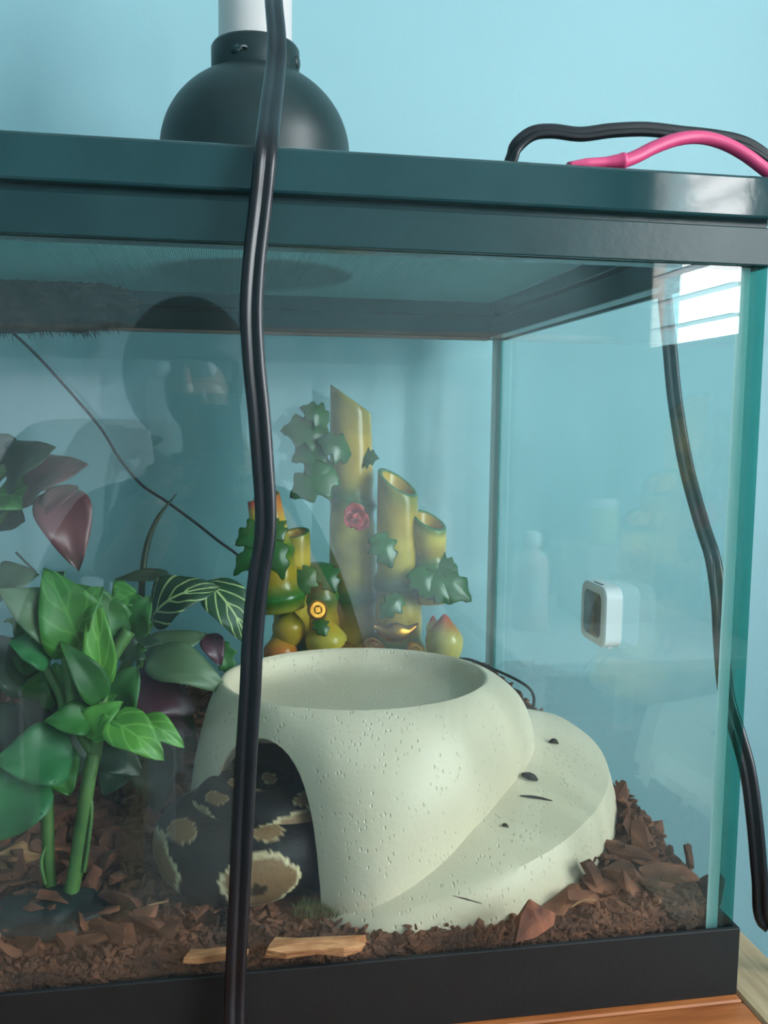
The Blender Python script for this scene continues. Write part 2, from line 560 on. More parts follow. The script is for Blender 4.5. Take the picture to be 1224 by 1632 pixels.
# ------------------------------------------------------------------ terrarium
TW, TD = 0.92, 0.468
TB, BT, TH = 0.4057, 0.040, 0.425
G = 0.006
TK = thing('glass_terrarium', 'large glass terrarium with black plastic top and bottom frames on the wooden table', 'terrarium', (-TW / 2, TD / 2, 0))


def pane(name, lo, hi, material, edge_axis):
    """glass slab, big faces clear, thin faces green"""
    o = box(name, lo, hi, [material, 'glass_edge'], TK)
    for p in o.data.polygons:
        n = p.normal
        if abs(n[edge_axis]) < 0.5:
            p.material_index = 1
    return o


pane('front_pane', (-TW + G, 0, 0.006), (-G, G, TH - 0.004), 'glass_front', 1)
pane('back_pane', (-TW + G, TD - G, 0.006), (-G, TD, TH - 0.004), 'glass_side', 1)
pane('side_pane', (-G, 0, 0.006), (0, TD, TH - 0.004), 'glass_side', 0)
pane('side_pane', (-TW, 0, 0.006), (-TW + G, TD, TH - 0.004), 'glass_side', 0)
pane('bottom_pane', (-TW, 0, 0.002), (0, TD, 0.006), 'glass_side', 2)


def ring_frame(name, x0, y0, x1, y1, z0, z1, t, material, parent, bevel=0.0012):
    """rectangular frame of four mitred walls, one mesh"""
    bm = bmesh.new()
    o_ = [(x0, y0), (x1, y0), (x1, y1), (x0, y1)]
    i_ = [(x0 + t, y0 + t), (x1 - t, y0 + t), (x1 - t, y1 - t), (x0 + t, y1 - t)]
    V = {}
    for key, pts in (('o', o_), ('i', i_)):
        for zz in (z0, z1):
            for k, p in enumerate(pts):
                V[key, zz, k] = bm.verts.new((p[0], p[1], zz))
    for k in range(4):
        q = (k + 1) % 4
        bm.faces.new((V['o', z0, k], V['o', z0, q], V['o', z1, q], V['o', z1, k]))
        bm.faces.new((V['i', z0, q], V['i', z0, k], V['i', z1, k], V['i', z1, q]))
        bm.faces.new((V['o', z1, k], V['o', z1, q], V['i', z1, q], V['i', z1, k]))
        bm.faces.new((V['i', z0, k], V['i', z0, q], V['o', z0, q], V['o', z0, k]))
    if bevel:
        bmesh.ops.bevel(bm, geom=bm.edges[:], offset=bevel, segments=2, affect='EDGES', profile=0.5)
    return from_bm(name, bm, material, parent, False)


ring_frame('bottom_frame', -TW - 0.003, -0.003, 0.003, TD + 0.003, 0.0, BT, 0.0029, 'black_base', TK, 0.0006)
ring_frame('bottom_ledge', -TW, 0.0, 0.0, TD, 0.0, 0.0019, 0.02, 'black_base', TK, 0)
ring_frame('top_frame', -TW - 0.003, -0.003, 0.003, TD + 0.003, TB, TH, 0.0029, 'black_plastic', TK, 0.0006)
# inner flange of the top frame (hangs down inside the panes and carries the lid)
ring_frame('top_flange', -TW + G + .0003, G + .0003, -G - .0003, TD - G - .0003, TB + 0.0005, TH - 0.001, 0.013, 'black_plastic', TK, 0.0008)
mat('reflection_brown', lin(150, 126, 114), lin(120, 104, 98), rough=0.5, scale=30)
box('frame_reflection', (-TW + 0.02, TD - G - 0.0150, TB - 0.0016), (-0.02, TD - G - 0.0005, TB + 0.0004), 'reflection_brown', TK)  # brown strip painting the reflection on the back frame's glossy underside
for i_, (qx, qy, ql) in enumerate(((1146, 960, 110), (1150, 1010, 85), (1155, 1000, 70), (1149, 1070, 60), (1158, 1040, 46), (1137, 890, 40))):
    q0, q1 = at(qx, qy, x=-G - .0004), at(qx + 3 - ql * .01, qy + ql, x=-G - .0004)
    tube('scratch', [q0, (q0 + q1) / 2 + Vector((0, .0006, 0)), q1], .0005, 'cord_black', TK, k=5, n=3, scale=[.2, 1, .5, .1])
# silicone seams in the four corners
for cx, sx in ((-G, -1), (-TW + G, 1)):
    for cy, sy in ((G, 1), (TD - G, -1)):
        vs, fs = [], []
        rr = 0.007
        for z in (0.008, TB + 0.0):
            vs += [(cx, cy, z), (cx + sx * rr, cy, z), (cx + sx * rr * .38, cy + sy * rr * .38, z), (cx, cy + sy * rr, z)]
        fs = [(0, 1, 5, 4), (1, 2, 6, 5), (2, 3, 7, 6), (3, 0, 4, 7), (0, 3, 2, 1), (4, 5, 6, 7)]
        mesh_obj('silicone_seam', vs, fs, 'silicone', TK, False)

# ------------------------------------------------------------------ screen lid
LZ0, LZ1 = 0.4285, 0.4500
LD = thing('screen_lid', 'black framed wire mesh lid lying on top of the terrarium', 'lid', (-TW / 2, TD / 2, LZ0))
ring_frame('lid_frame', -TW - 0.006, -0.0065, 0.006, TD + 0.0065, LZ0, LZ1, 0.022, 'lid_plastic', LD, 0.0016)
ring_frame('lid_lip', -TW + 0.001, 0.001, -0.001, TD - 0.001, TH - 0.0005, LZ0, 0.004, 'black_plastic', LD, 0)
# woven wire mesh: real wires, far too fine to count
vs, fs = [], []


def wire(a, b_, r=0.00022):
    i = len(vs)
    d = (b_ - a).normalized()
    s = Vector((-d.y, d.x, 0)) * r
    u = Vector((0, 0, r))
    for p in (a, b_):
        vs.extend((p + s + u, p - s + u, p - s - u, p + s - u))
    fs.extend(((i, i + 1, i + 5, i + 4), (i + 1, i + 2, i + 6, i + 5), (i + 2, i + 3, i + 7, i + 6), (i + 3, i, i + 4, i + 7)))


pitch = 0.0017
MZ = 0.4415
x = -TW + 0.018
while x < -0.017:
    wire(Vector((x, 0.015, MZ)), Vector((x, TD - 0.015, MZ)))
    x += pitch
y = 0.016
while y < TD - 0.015:
    wire(Vector((-TW + 0.017, y, MZ + 0.0002)), Vector((-0.017, y, MZ + 0.0002)))
    y += pitch
ms = mesh_obj('mesh_screen', vs, fs, 'wire_mesh', LD, False)
ms['kind'] = 'stuff'

# ------------------------------------------------------------------ heat lamp
LY = 0.33
pL, pR = at(250, 221, y=LY), at(556, 239, y=LY)
lx = (pL.x + pR.x) / 2 + 0.001
rd = (pR.x - pL.x) / 2 * 0.985
zb = MZ + 0.0006
zc0 = at(400, 97, y=LY - .036).z      # foot of the collar
zc1 = at(400, 45, y=LY - .036).z       # top of the collar
LM = thing('dome_heat_lamp', 'black dome heat lamp with white socket standing on the mesh lid', 'lamp', (lx, LY, zb))
R0 = rd
hd = zc0 - zb
zq = at(403, 246, y=LY).z - zb          # widest level of the dome
prof = [(R0 + 0.004, 0), (R0 + 0.005, 0.004), (R0 + .001, 0.006), (R0, zq * .5)]
amax = math.acos(0.0345 / R0)
for i in range(0, 24):
    a = i / 23 * amax
    prof.append((R0 * math.cos(a) if i < 23 else 0.0345, zq + (hd - zq + .002) * math.sin(a) / math.sin(amax)))
inner = [(max(0.01, r - 0.0012), z - 0.0008) for r, z in reversed(prof[1:])]
lathe('dome_shade', prof, (lx, LY, zb), 'lamp_black', LM, 64)
lathe('reflector', inner, (lx, LY, zb), 'lamp_inside', LM, 48)
rc = 0.0355
hc = zc1 - zc0
col_p = [(rc - .001, -0.004), (rc, -0.003), (rc, hc - 0.003), (rc - 0.0015, hc - 0.0005), (rc - 0.004, hc), (0.027, hc)]
CO = lathe('collar', col_p, (lx, LY, zc0), 'lamp_black', LM, 48)
for ang in (-118, -22, 60, 150):      # vent holes with rims in the collar
    a = math.radians(ang)
    c = Vector((lx + rc * math.cos(a), LY + rc * math.sin(a), zc0 + hc * 0.42))
    n_ = Vector((math.cos(a), math.sin(a), 0))
    path = [c - n_ * 0.002, c + n_ * 0.0008]
    v, f = sweep(path, circ(0.0042 if ang != -22 else 0.0052, 14))
    mesh_obj('vent_hole', v, f, 'lamp_black' if ang == -22 else 'black_plastic', CO)
lathe('screw_head', [(0.0001, 0.001), (0.0025, 0.0006), (0.003, -0.001)], (lx - 0.010, LY - rc - 0.0004, zc0 + hc * .42), 'lamp_inside', CO, 12)
lathe('socket', [(0.0295, -0.006), (0.0295, 0.10), (0.027, 0.105), (0.012, 0.108), (0.0001, 0.108)], (lx, LY, zc1), 'socket_white', LM, 40)
lathe('bulb', [(0.012, 0.10), (0.013, 0.075), (0.024, 0.055), (0.028, 0.04), (0.024, 0.024), (0.012, 0.016), (0.0002, 0.014)], (lx, LY, zb), 'bulb_glass', LM, 24)

# ------------------------------------------------------------------ cords
YF = -0.0125
pts = [(436, -60, 0.16), (436, -5, 0.10), (441, 60, 0.065), (439, 110, 0.045), (431, 175, 0.012), (424, 240, -0.0125), (415, 330, -0.0125), (405, 420, YF), (401, 500, YF), (405, 580, YF),
       (413, 660, YF), (419, 740, YF), (423, 800, YF), (422, 860, YF), (411, 930, YF), (403, 1010, YF), (399, 1100, YF), (393, 1200, YF),
       (388, 1300, YF), (382, 1420, YF), (377, 1520, YF), (374, 1600, YF), (372, 1640, -0.02)]
P = [at(a, b_, y=c) for a, b_, c in pts]
P[-1].z = 0.006
top_s = Vector((lx, LY, zc1 + .106))
P = [top_s, top_s + Vector((.002, -.012, .03)), P[0].lerp(top_s, .45) + Vector((0, -.02, .055))] + P
e_ = P[-1]
P += [Vector((e_.x - .002, -.060, .0045)), Vector((e_.x - .004, -.115, .0045)), Vector((e_.x - .005, -.142, -.012)), Vector((e_.x - .006, -.146, -.10)), Vector((e_.x - .01, -.15, -.30)), Vector((e_.x - .02, -.14, FLOOR_Z + .01))]
path = [p for p in catmull(P, 6)]
v, f = sweep(path, zip_section(0.0027), wide=lambda t: Vector((1, 0.35 * math.sin(t * 9), 0.0)))
cf = mesh_obj('power_cord', v, f, 'cord_black')
tag(cf, 'black two-strand cord of the dome lamp hanging down in front of the glass', 'cord')

# flat black cord looped over the right end of the lid
ZL = LZ1 + 0.004
pts = [(780, 262, .040), (802, 262, .038), (815, 254, .036), (824, 232, .035), (848, 213, .034), (880, 209, .033), (925, 214, .032), (975, 208, .031), (1030, 206, .030), (1085, 212, .029),
       (1140, 218, .028), (1185, 228, .027), (1222, 250, .026), (1262, 285, .025)]
P = [at(a, b_, y=c) for a, b_, c in pts]
P[0].z = P[1].z = LZ1 + .0016
P += [Vector((P[-1].x + .012, .026, 0.446)), Vector((P[-1].x + .016, .03, 0.42))]
side = [(1060, 478, .012), (1068, 560, .012), (1076, 640, .012), (1093, 740, .012), (1117, 830, .012), (1136, 890, .012), (1146, 960, .013), (1150, 1030, .014), (1158, 1110, .016),
        (1176, 1170, .019), (1192, 1230, .023), (1203, 1310, .026), (1211, 1400, .029), (1219, 1470, .033)]
Pl = [p for p in P if True]
v, f = sweep(catmull(Pl, 7), zip_section(0.0021), wide=lambda t: Vector((0.5 if t > .85 else 0, 0.35, 1)))
cl = mesh_obj('loop_cord', v, f, 'cord_black')
tag(cl, 'black flat cord arching over the right end of the lid beside the pink cable', 'cord')
Ps = [Vector((0.0145, 0.150, 0.4275)), Vector((0.0130, 0.142, 0.417))] + [at(a, b_, x=c) for a, b_, c in side]
Ps[0].x = 0.0135
Ps += [Vector((0.049, 0.01, 0.02)), Vector((0.056, -0.012, -0.06)), Vector((0.056, -0.02, -0.25)), Vector((0.06, 0.0, FLOOR_Z + 0.006)), Vector((0.12, 0.05, FLOOR_Z + 0.006))]
v, f = sweep(catmull(Ps, 7), zip_section(0.0024), wide=lambda t: Vector((0.9, -0.45, 0)))
cs = mesh_obj('hanging_cord', v, f, 'cord_black')
tag(cs, 'black flat cord hanging down outside the right glass pane', 'cord')

# pink cable with plug sleeve
PK = thing('pink_cable', 'thick pink cable with a flared plug sleeve lying on the lid', 'cable', (-0.1, 0.1, LZ1))
pts = [(990, 259, .006), (1015, 249, .007), (1045, 234, .008), (1080, 222, .009), (1115, 219, .010), (1150, 227, .010), (1185, 245, .009), (1220, 271, .008), (1255, 300, .006)]
P = [at(a, b_, y=c) for a, b_, c in pts]
P += [Vector((P[-1].x + 0.008, .004, LZ1 - 0.03))]
tube('cable', P, 0.0034, 'pink_rubber', PK, k=14)
a0, a1 = at(905, 264, y=.005), at(994, 257, y=.006)
sec = [(0.0048 * c_ * (abs(c_) ** -0.3 if abs(c_) > 1e-3 else 1), 0.0034 * s_) for c_, s_ in [(math.cos(2 * math.pi * i / 16), math.sin(2 * math.pi * i / 16)) for i in range(16)]]
pa = catmull([a0, a0.lerp(a1, .3), a0.lerp(a1, .6), a0.lerp(a1, .85), a1], 5)
sc_ = [np.interp(i / (len(pa) - 1), [0, .25, .55, .75, .93, 1], [.5, .8, .78, 1.0, 1.25, 1.1]) for i in range(len(pa))]
v, f = sweep(pa, sec, wide=Vector((0, 1, 0)), scale=sc_)
mesh_obj('plug_sleeve', v, f, 'pink_rubber', PK)

# thin probe wire along the back pane
P = [at(a, b_, y=.4445) for a, b_ in [(-60, 470), (10, 522), (60, 568), (112, 625), (160, 682), (190, 730), (225, 772), (262, 797), (310, 832), (348, 862), (378, 884)]]
P += [at(410, 915, y=.44), at(430, 960, y=.43)]
pw = tube('probe_wire', P, 0.0014, 'cord_black', None, k=8)
tag(pw, 'thin black probe wire slanting down across the back pane to the bamboo ornament', 'wire')
# thin wire lying behind the hide
P = [at(690, 1062, y=.33), at(740, 1050, y=.33), at(790, 1068, y=.31), at(835, 1090, y=.28), at(850, 1108, y=.25), at(850, 1130, y=.24)]
bw = tube('thin_wire', P, 0.0013, 'cord_black', None, k=8)
tag(bw, 'thin dark wire curving out from behind the white hide near the thermometer', 'wire')

# ------------------------------------------------------------------ fluffy bundle under the lid
def fluff():
    bm = bmesh.new()
    bmesh.ops.create_icosphere(bm, subdivisions=5, radius=1)
    c = Vector((-0.462, 0.415, 0.4225))
    for v_ in bm.verts:
        n_ = v_.co.normalized()
        d = noise.fractal(n_ * 2.6 + Vector((3, 1, 7)), 1.0, 2.0, 4) * 0.22 + noise.fractal(n_ * 9, 1.0, 2.0, 3) * 0.10
        q = n_ * (1 + d)
        sx = abs(q.x) ** 0.7 * (1 if q.x > 0 else -1)
        v_.co = c + Vector((sx * 0.093, q.y * 0.017, q.z * 0.0235))
        v_.co.y = min(v_.co.y, 0.4465); v_.co.z = min(v_.co.z, 0.4405)
    return from_bm('core', bm, 'fur', FB)


FB = thing('fluffy_bundle', 'dark grey fluffy bundle tucked under the lid against the back frame', 'fur bundle', (-0.465, 0.428, 0.404))
core = fluff()
vs, fs = [], []
me = core.data
me.calc_loop_triangles()
for k in range(5200):
    v_ = me.vertices[random.randrange(len(me.vertices))]
    p, n_ = Vector(v_.co), Vector(v_.normal)
    d = (n_ + Vector((random.uniform(-.8, .8), random.uniform(-.4, .4), random.uniform(-.9, .5)))).normalized()
    s = d.cross(Vector((random.random(), random.random(), random.random()))).normalized() * 0.00035
    l = random.uniform(0.003, 0.0075)
    i = len(vs)
    q = p + d * l * .6 + Vector((0.001, 0, -0.0005))
    e = p + d * l + Vector((0.002, 0, -0.002))
    vs += [p - s, p + s, q + s * .7, q - s * .7, e]
    fs += [(i, i + 1, i + 2, i + 3), (i + 3, i + 2, i + 4)]
fz = mesh_obj('fuzz', vs, fs, 'fur', FB)
fz['kind'] = 'stuff'

# ------------------------------------------------------------------ thermometer
HY0, HY1 = 0.146, 0.190
HZ0, HZ1 = 0.1630, 0.2065
HX = -G - 0.0005
HG = thing('thermometer', 'small white square digital thermometer stuck inside the right pane', 'thermometer', (HX, (HY0 + HY1) / 2, HZ0))


def round_rect(w_, h_, r, k=6):
    pts_ = []
    for cx, cy, a0_ in ((w_ / 2 - r, h_ / 2 - r, 0), (-w_ / 2 + r, h_ / 2 - r, 90), (-w_ / 2 + r, -h_ / 2 + r, 180), (w_ / 2 - r, -h_ / 2 + r, 270)):
        for i in range(k + 1):
            a = math.radians(a0_ + 90 * i / k)
            pts_.append((cx + r * math.cos(a), cy + r * math.sin(a)))
    return pts_


def rr_stack(name, layers, material, parent):
    """layers: (x, w, h, r) stacked rounded rects in the y-z plane"""
    vs_, fs_ = [], []
    yc, zc = (HY0 + HY1) / 2, (HZ0 + HZ1) / 2
    for (x_, w_, h_, r) in layers:
        for a, b_ in round_rect(w_, h_, r):
            vs_.append((x_, yc + a, zc + b_))
    k = 28
    for j in range(len(layers) - 1):
        for i in range(k):
            fs_.append((j * k + i, j * k + (i + 1) % k, (j + 1) * k + (i + 1) % k, (j + 1) * k + i))
    fs_.append(tuple(reversed(range(k))))
    fs_.append(tuple(range((len(layers) - 1) * k, len(layers) * k)))
    return mesh_obj(name, vs_, fs_, material, parent, True)


wy, hz = HY1 - HY0, HZ1 - HZ0
bd = rr_stack('case', [(HX, wy, hz, .008), (HX - .0118, wy, hz, .008), (HX - .0130, wy - .0022, hz - .0022, .007), (HX - .0130, wy - .0026, hz - .0026, .007)], 'dial_white', HG)
sm = bd.modifiers.new('edge', 'EDGE_SPLIT'); sm.split_angle = math.radians(40)
rr_stack('screen', [(HX - .0129, wy - .014, hz - .0115, .005), (HX - .0134, wy - .014, hz - .0115, .005), (HX - .0136, wy - .0145, hz - .012, .005)], 'screen_dark', bd)
box('slot', (HX - .0095, HY0 + .015, HZ1 - .0005), (HX - .0080, HY0 + .030, HZ1 + .0004), 'cord_black', bd)
box('foot', (HX - .0075, HY0 + .006, HZ0 - .0012), (HX - .0035, HY0 + .016, HZ0 + .0005), 'dial_white', bd, bevel=.0005, seg=1)

# ------------------------------------------------------------------ bedding
def sub(x, y):
    h = 0.046 + 0.012 * smoothstep(0.0, 0.10, y)
    h += 0.012 * math.exp(-((x + 0.02) / 0.05) ** 2) * smoothstep(-0.02, 0.05, y)
    h += 0.006 * noise.noise(Vector((x * 18, y * 18, 3.1)))
    return h


nx, ny = 210, 110
vs, fs = [], []
X0_, X1_, Y0_, Y1_ = -TW + G + .0006, -G - .0040, G + .0045, TD - G - .0006
for j in range(ny + 1):
    for i in range(nx + 1):
        x = X0_ + (X1_ - X0_) * i / nx
        y = Y0_ + (Y1_ - Y0_) * j / ny
        z = sub(x, y) - 0.003 + 0.0035 * noise.fractal(Vector((x * 90, y * 90, 0)), 1.0, 2.0, 3)
        vs.append((x, y, z))
for j in range(ny):
    for i in range(nx):
        a = j * (nx + 1) + i
        fs.append((a, a + 1, a + nx + 2, a + nx + 1))
# skirt down to the bottom pane
edge = [i for i in range(nx + 1)] + [(j + 1) * (nx + 1) - 1 for j in range(1, ny + 1)] + [ny * (nx + 1) + i for i in range(nx - 1, -1, -1)] + [j * (nx + 1) for j in range(ny - 1, 0, -1)]
nb = len(vs)
for e in edge:
    vs.append((vs[e][0], vs[e][1], 0.0065))
for k in range(len(edge)):
    q = (k + 1) % len(edge)
    fs.append((edge[q], edge[k], nb + k, nb + q))
BED = mesh_obj('bark_bedding', vs, fs, 'soil')
tag(BED, 'brown bark and soil bedding covering the terrarium floor', 'bedding', kind='stuff')

HC = Vector((-0.178, 0.130))      # hide centre


def in_hide(x, y, m_=1.0):
    dx, dy = x - HC.x, y - HC.y
    ax = 0.150 if dx > 0 else 0.126
    return (dx / ax) ** 2 + (dy / 0.118) ** 2 < m_


def chip_mesh(seed, L_, W_, H_, npts=13):
    r = random.Random(seed)
    bm = bmesh.new()
    for i in range(npts):
        a = r.uniform(0, 6.283)
        e = r.uniform(-1, 1)
        k = r.uniform(.7, 1)
        taper = 1 - 0.35 * abs(math.cos(a)) if npts < 20 else 1.6 - .5 * abs(math.cos(a))
        bm.verts.new((math.cos(a) * L_ * k, math.sin(a) * W_ * k * taper, e * H_))
    bmesh.ops.convex_hull(bm, input=bm.verts[:])
    bmesh.ops.delete(bm, geom=[v_ for v_ in bm.verts if not v_.link_faces], context='VERTS')
    bmesh.ops.recalc_face_normals(bm, faces=bm.faces[:])
    return bm


chips = []
for k in range(14):
    bm = chip_mesh(k, 0.0085 + 0.0035 * (k % 4) / 3, 0.0045 + 0.0025 * (k % 3) / 2, 0.0022 + 0.0012 * (k % 2))
    me = bpy.data.meshes.new('bark_chip')
    bm.to_mesh(me); bm.free()
    me.materials.append(MATS['bark_red'])
    chips.append(me)

# small fragments: past counting, one object lying over the bedding
vs, fs = [], []
smallc = []
for k in range(10):
    bm = chip_mesh(100 + k, 0.0055, 0.003, 0.0016)
    smallc.append(([v_.co.copy() for v_ in bm.verts], [[q.index for q in f_.verts] for f_ in bm.faces]))
    bm.free()
cnt = 0
while cnt < 7400:
    x = random.uniform(-0.52, -0.012); y = 0.012 + (TD - .03) * random.random() ** 1.7
    if cnt >= 5200:
        y = G + .003          # pressed against the front glass
    elif in_hide(x, y, 0.9):
        continue
    cnt += 1
    V_, F_ = smallc[cnt % 10]
    e = Euler((random.gauss(0, .5), random.gauss(0, .5), random.uniform(0, 6.28))).to_matrix()
    s = random.uniform(.5, 1.25)
    c = Vector((x, y, sub(x, y) - .0005 + (random.uniform(0, .002) if cnt <= 5200 else random.uniform(-.013, .0005))))
    i = len(vs)
    for q in V_:
        p = c + e @ q * s
        p.y = max(p.y, G + .0008); p.x = min(p.x, -G - .0008)
        vs.append(p)
    fs += [tuple(i + a for a in f_) for f_ in F_]
FR = mesh_obj('bark_fragments', vs, fs, 'bark', None, False)
tag(FR, 'fine broken bark fragments scattered over the bedding', 'bark', kind='stuff')

SNC = Vector((-0.2725, 0.079))
placed = []
tries = 0
while len(placed) < 190 and tries < 20000:
    tries += 1
    x = random.uniform(-0.425, -0.022); y = 0.021 + 0.24 * random.random() ** 2.1
    if in_hide(x, y, 1.10) or (Vector((x, y)) - SNC).length < 0.066:
        continue
    s = random.uniform(.75, 1.35)
    if any((x - a) ** 2 + (y - b_) ** 2 < (0.0105 * min(s, c)) ** 2 for a, b_, c in placed):
        continue
    placed.append((x, y, s))
    o = bpy.data.objects.new('bark_chip', chips[len(placed) % 14])
    s *= 1.4
    o.location = (x, y, sub(x, y) + 0.0035)
    o.rotation_euler = (random.gauss(0, .35), random.gauss(0, .35), random.uniform(0, 6.28))
    o.scale = (s, s, s)
    COL.objects.link(o)
    tag(o, 'loose reddish-brown bark chip lying on the terrarium bedding', 'bark chip', 'loose bark chips on the bedding')


# upright pieces on the heap in the right corner, and other singled-out chips
def shard_mesh(seed, L_, W_, H_):
    """angular splinter of bark: ragged outline, two uneven faces"""
    r = random.Random(seed)
    tri = W_ > L_ * .5
    out = [(-1, -.9), (-.2, -1.05), (.75, -.85), (1, -.35), (.55, .35), (.1, 1), (-.5, .4)] if tri else \
          [(-1, -.6), (-.55, -1), (.1, -.8), (.6, -1), (1, -.45), (.85, .2), (1, .6), (.3, .9), (-.3, .75), (-.8, 1), (-.9, .2)]
    bm = bmesh.new()
    rings = []
    for z in (-1, 1):
        rings.append([bm.verts.new((x * L_ * r.uniform(.9, 1.08), y * W_ * r.uniform(.85, 1.1), z * H_ * r.uniform(.5, 1.1))) for x, y in out])
    n = len(out)
    for i in range(n):
        q = (i + 1) % n
        bm.faces.new((rings[0][i], rings[0][q], rings[1][q], rings[1][i]))
    for rg in rings:
        c = bm.verts.new((r.uniform(-.2, .2) * L_, r.uniform(-.2, .2) * W_, sum(v_.co.z for v_ in rg) / n * 1.5))
        for i in range(n):
            bm.faces.new((rg[i], rg[(i + 1) % n], c))
    return bm


def pos_chip(name, label, loc, L_, W_, H_, rot, material='bark', seed=50):
    bm = shard_mesh(seed, L_, W_, H_)
    o = from_bm(name, bm, material, None, False)
    o.location = loc
    o.rotation_euler = rot
    tag(o, label, 'bark chip')
    return o


# ------------------------------------------------------------------ hide
HB, HT = 0.041, 0.152


def hide_outer(grow=0.0, top=HT, dish=True, base=HB):
    nth = 128
    rows = None
    vs_, fs_ = [], []
    rim_c = Vector((-0.196, 0.142))
    for it in range(nth):
        th = 2 * math.pi * it / nth
        c, s = math.cos(th), math.sin(th)
        deg = math.degrees(th)
        if deg > 180: deg -= 360
        ax = (0.158 if c > 0 else 0.134) + grow
        bx = (0.1205 if s < 0 else 0.118) + grow
        pw_ = 2.0 - (0.62 * abs(math.sin(2 * th)) if (c < 0 and s < 0) else 0)
        rb = 1 / (abs(c / ax) ** pw_ + abs(s / bx) ** pw_) ** (1 / pw_)
        Pb = HC + Vector((c, s)) * rb
        Pr = rim_c + Vector((c * (0.090 + grow), s * (0.074 + grow)))
        # spiral ramp: starts on the ground front-left, climbs to the right and round the back
        a = deg + 125
        if a < 0: a += 360
        hl = 0.082 * min(1, max(0, a / 180)) ** 0.95
        wl_ = 0.050 * smoothstep(0, 105, a)
        fade = 1 - smoothstep(140, 212, a)
        hl *= fade; wl_ *= fade
        if not dish:
            Pb = Pb + (HC - Pb).normalized() * (0.1 * hl + wl_)
            hl, wl_ = 0.0, 0.0
        hl = max(hl, 0.004); wl_ = max(wl_, 0.002)
        dirv = (HC - Pb).normalized()
        wob = 0.0025 * noise.noise(Vector((c * 2, s * 2, 5)))
        Psk = Pb + dirv * (0.10 * hl + 0.002)
        Pl = Psk + dirv * wl_
        prof = []
        for k in range(6):
            t = k / 5
            bulge = 0.003 * math.sin(math.pi * t) * min(1, hl / .03)
            prof.append((Pb.lerp(Psk, t) - dirv * bulge, base + hl * t))
        up = 0.001 + 0.013 * min(1, wl_ / .03)
        for k in range(1, 6):
            t = k / 5
            prof.append((Psk.lerp(Pl, t), base + hl + up * t))
        z1_ = base + hl + up
        for k in range(1, 17):
            am = math.radians(72)
            an = k / 16 * am
            zz = z1_ + (top - z1_) * math.sin(an) / math.sin(am)
            prof.append((Pr.lerp(Pl, (math.cos(an) - math.cos(am)) / (1 - math.cos(am))), zz))
        if dish:
            for t, dz in ((.985, .0004), (.965, -.0004), (.945, -.0025), (.925, -.006), (.895, -.010), (.85, -.0128), (.78, -.0145), (.6, -.0152), (.4, -.0156), (.2, -.0158), (.06, -.0158)):
                prof.append((rim_c + (Pr - rim_c) * t, top + dz))
        else:
            for t in (.8, .5, .2):
                prof.append((rim_c + (Pr - rim_c) * t, top))
        rows = len(prof)
        for p, z in prof:
            j = Vector((p.x * 30, p.y * 30, z * 30))
            d = 0.0012 * noise.noise(j)
            vs_.append((p.x + d * c + wob * c * .5, p.y + d * s, z))
    for i in range(nth):
        q = (i + 1) % nth
        for k in range(rows - 1):
            fs_.append((i * rows + k, q * rows + k, q * rows + k + 1, i * rows + k + 1))
    fs_.append(tuple(reversed([i * rows for i in range(nth)])))
    vs_.append((rim_c.x, rim_c.y, vs_[rows - 1][2]))
    for i in range(nth):
        fs_.append((i * rows + rows - 1, ((i + 1) % nth) * rows + rows - 1, nth * rows))
    return vs_, fs_


v, f = hide_outer()
HD = mesh_obj('rock_hide', v, f, 'hide_stone')
# cutters: inner cavity and arched doorway
v, f = hide_outer(grow=-0.013, top=0.1325, dish=False, base=HB - 0.01)
cut1 = mesh_obj('cut1', v, f, 'hide_stone')
d2 = Vector((0.36, 0.93)).normalized()
p2 = Vector((d2.y, -d2.x))
oc = Vector((-0.2660, 0.050))
sect = []
hw, ah = 0.0335, 0.1435
for i in range(25):
    t = i / 24
    a = math.pi * (1 - t)
    sx = math.cos(a)
    sz = math.sin(a)
    sect.append((hw * (abs(sx) ** (1.3 if sx > 0 else .75) * (1 if sx > 0 else -1)) * (1.0 + (0.16 if sx > 0 else 0)), HB - 0.01 + (ah - HB + 0.01) * (sz ** .62)))
sect = [(sect[0][0], HB - 0.02)] + sect + [(sect[-1][0], HB - 0.02)]
vs, fs = [], []
for dd, kw, kz in ((-0.09, 1.0, 1.0), (0.012, 1.0, 1.0), (0.062, 1.35, 0.78)):
    for a, z in sect:
        lean = 0.10 * (z - HB)
        p = oc + d2 * dd + p2 * (a * kw - lean * 0.6)
        vs.append((p.x, p.y, HB - .02 + (z - HB + .02) * kz))
k = len(sect)
for j in range(2):
    for i in range(k):
        fs.append((j * k + i, j * k + (i + 1) % k, (j + 1) * k + (i + 1) % k, (j + 1) * k + i))
fs.append(tuple(reversed(range(k)))); fs.append(tuple(range(2 * k, 3 * k)))
cut2 = mesh_obj('cut2', vs, fs, 'hide_stone')
for o in (HD, cut1, cut2):
    bm = bmesh.new(); bm.from_mesh(o.data)
    bmesh.ops.recalc_face_normals(bm, faces=bm.faces[:])
    bm.to_mesh(o.data); bm.free()
for c_ in (cut1, cut2):
    md = HD.modifiers.new('cut', 'BOOLEAN')
    md.operation = 'DIFFERENCE'; md.solver = 'EXACT'; md.object = c_
dg = bpy.context.evaluated_depsgraph_get()
nm = bpy.data.meshes.new_from_object(HD.evaluated_get(dg))
HD.modifiers.clear()
HD.data = nm
bpy.data.objects.remove(cut1); bpy.data.objects.remove(cut2)
for p in HD.data.polygons:
    p.use_smooth = True
es = HD.modifiers.new('edge', 'EDGE_SPLIT'); es.split_angle = math.radians(42)
tag(HD, 'large off-white pitted rock hide with arched doorway, dished top and spiral ramp', 'hide')

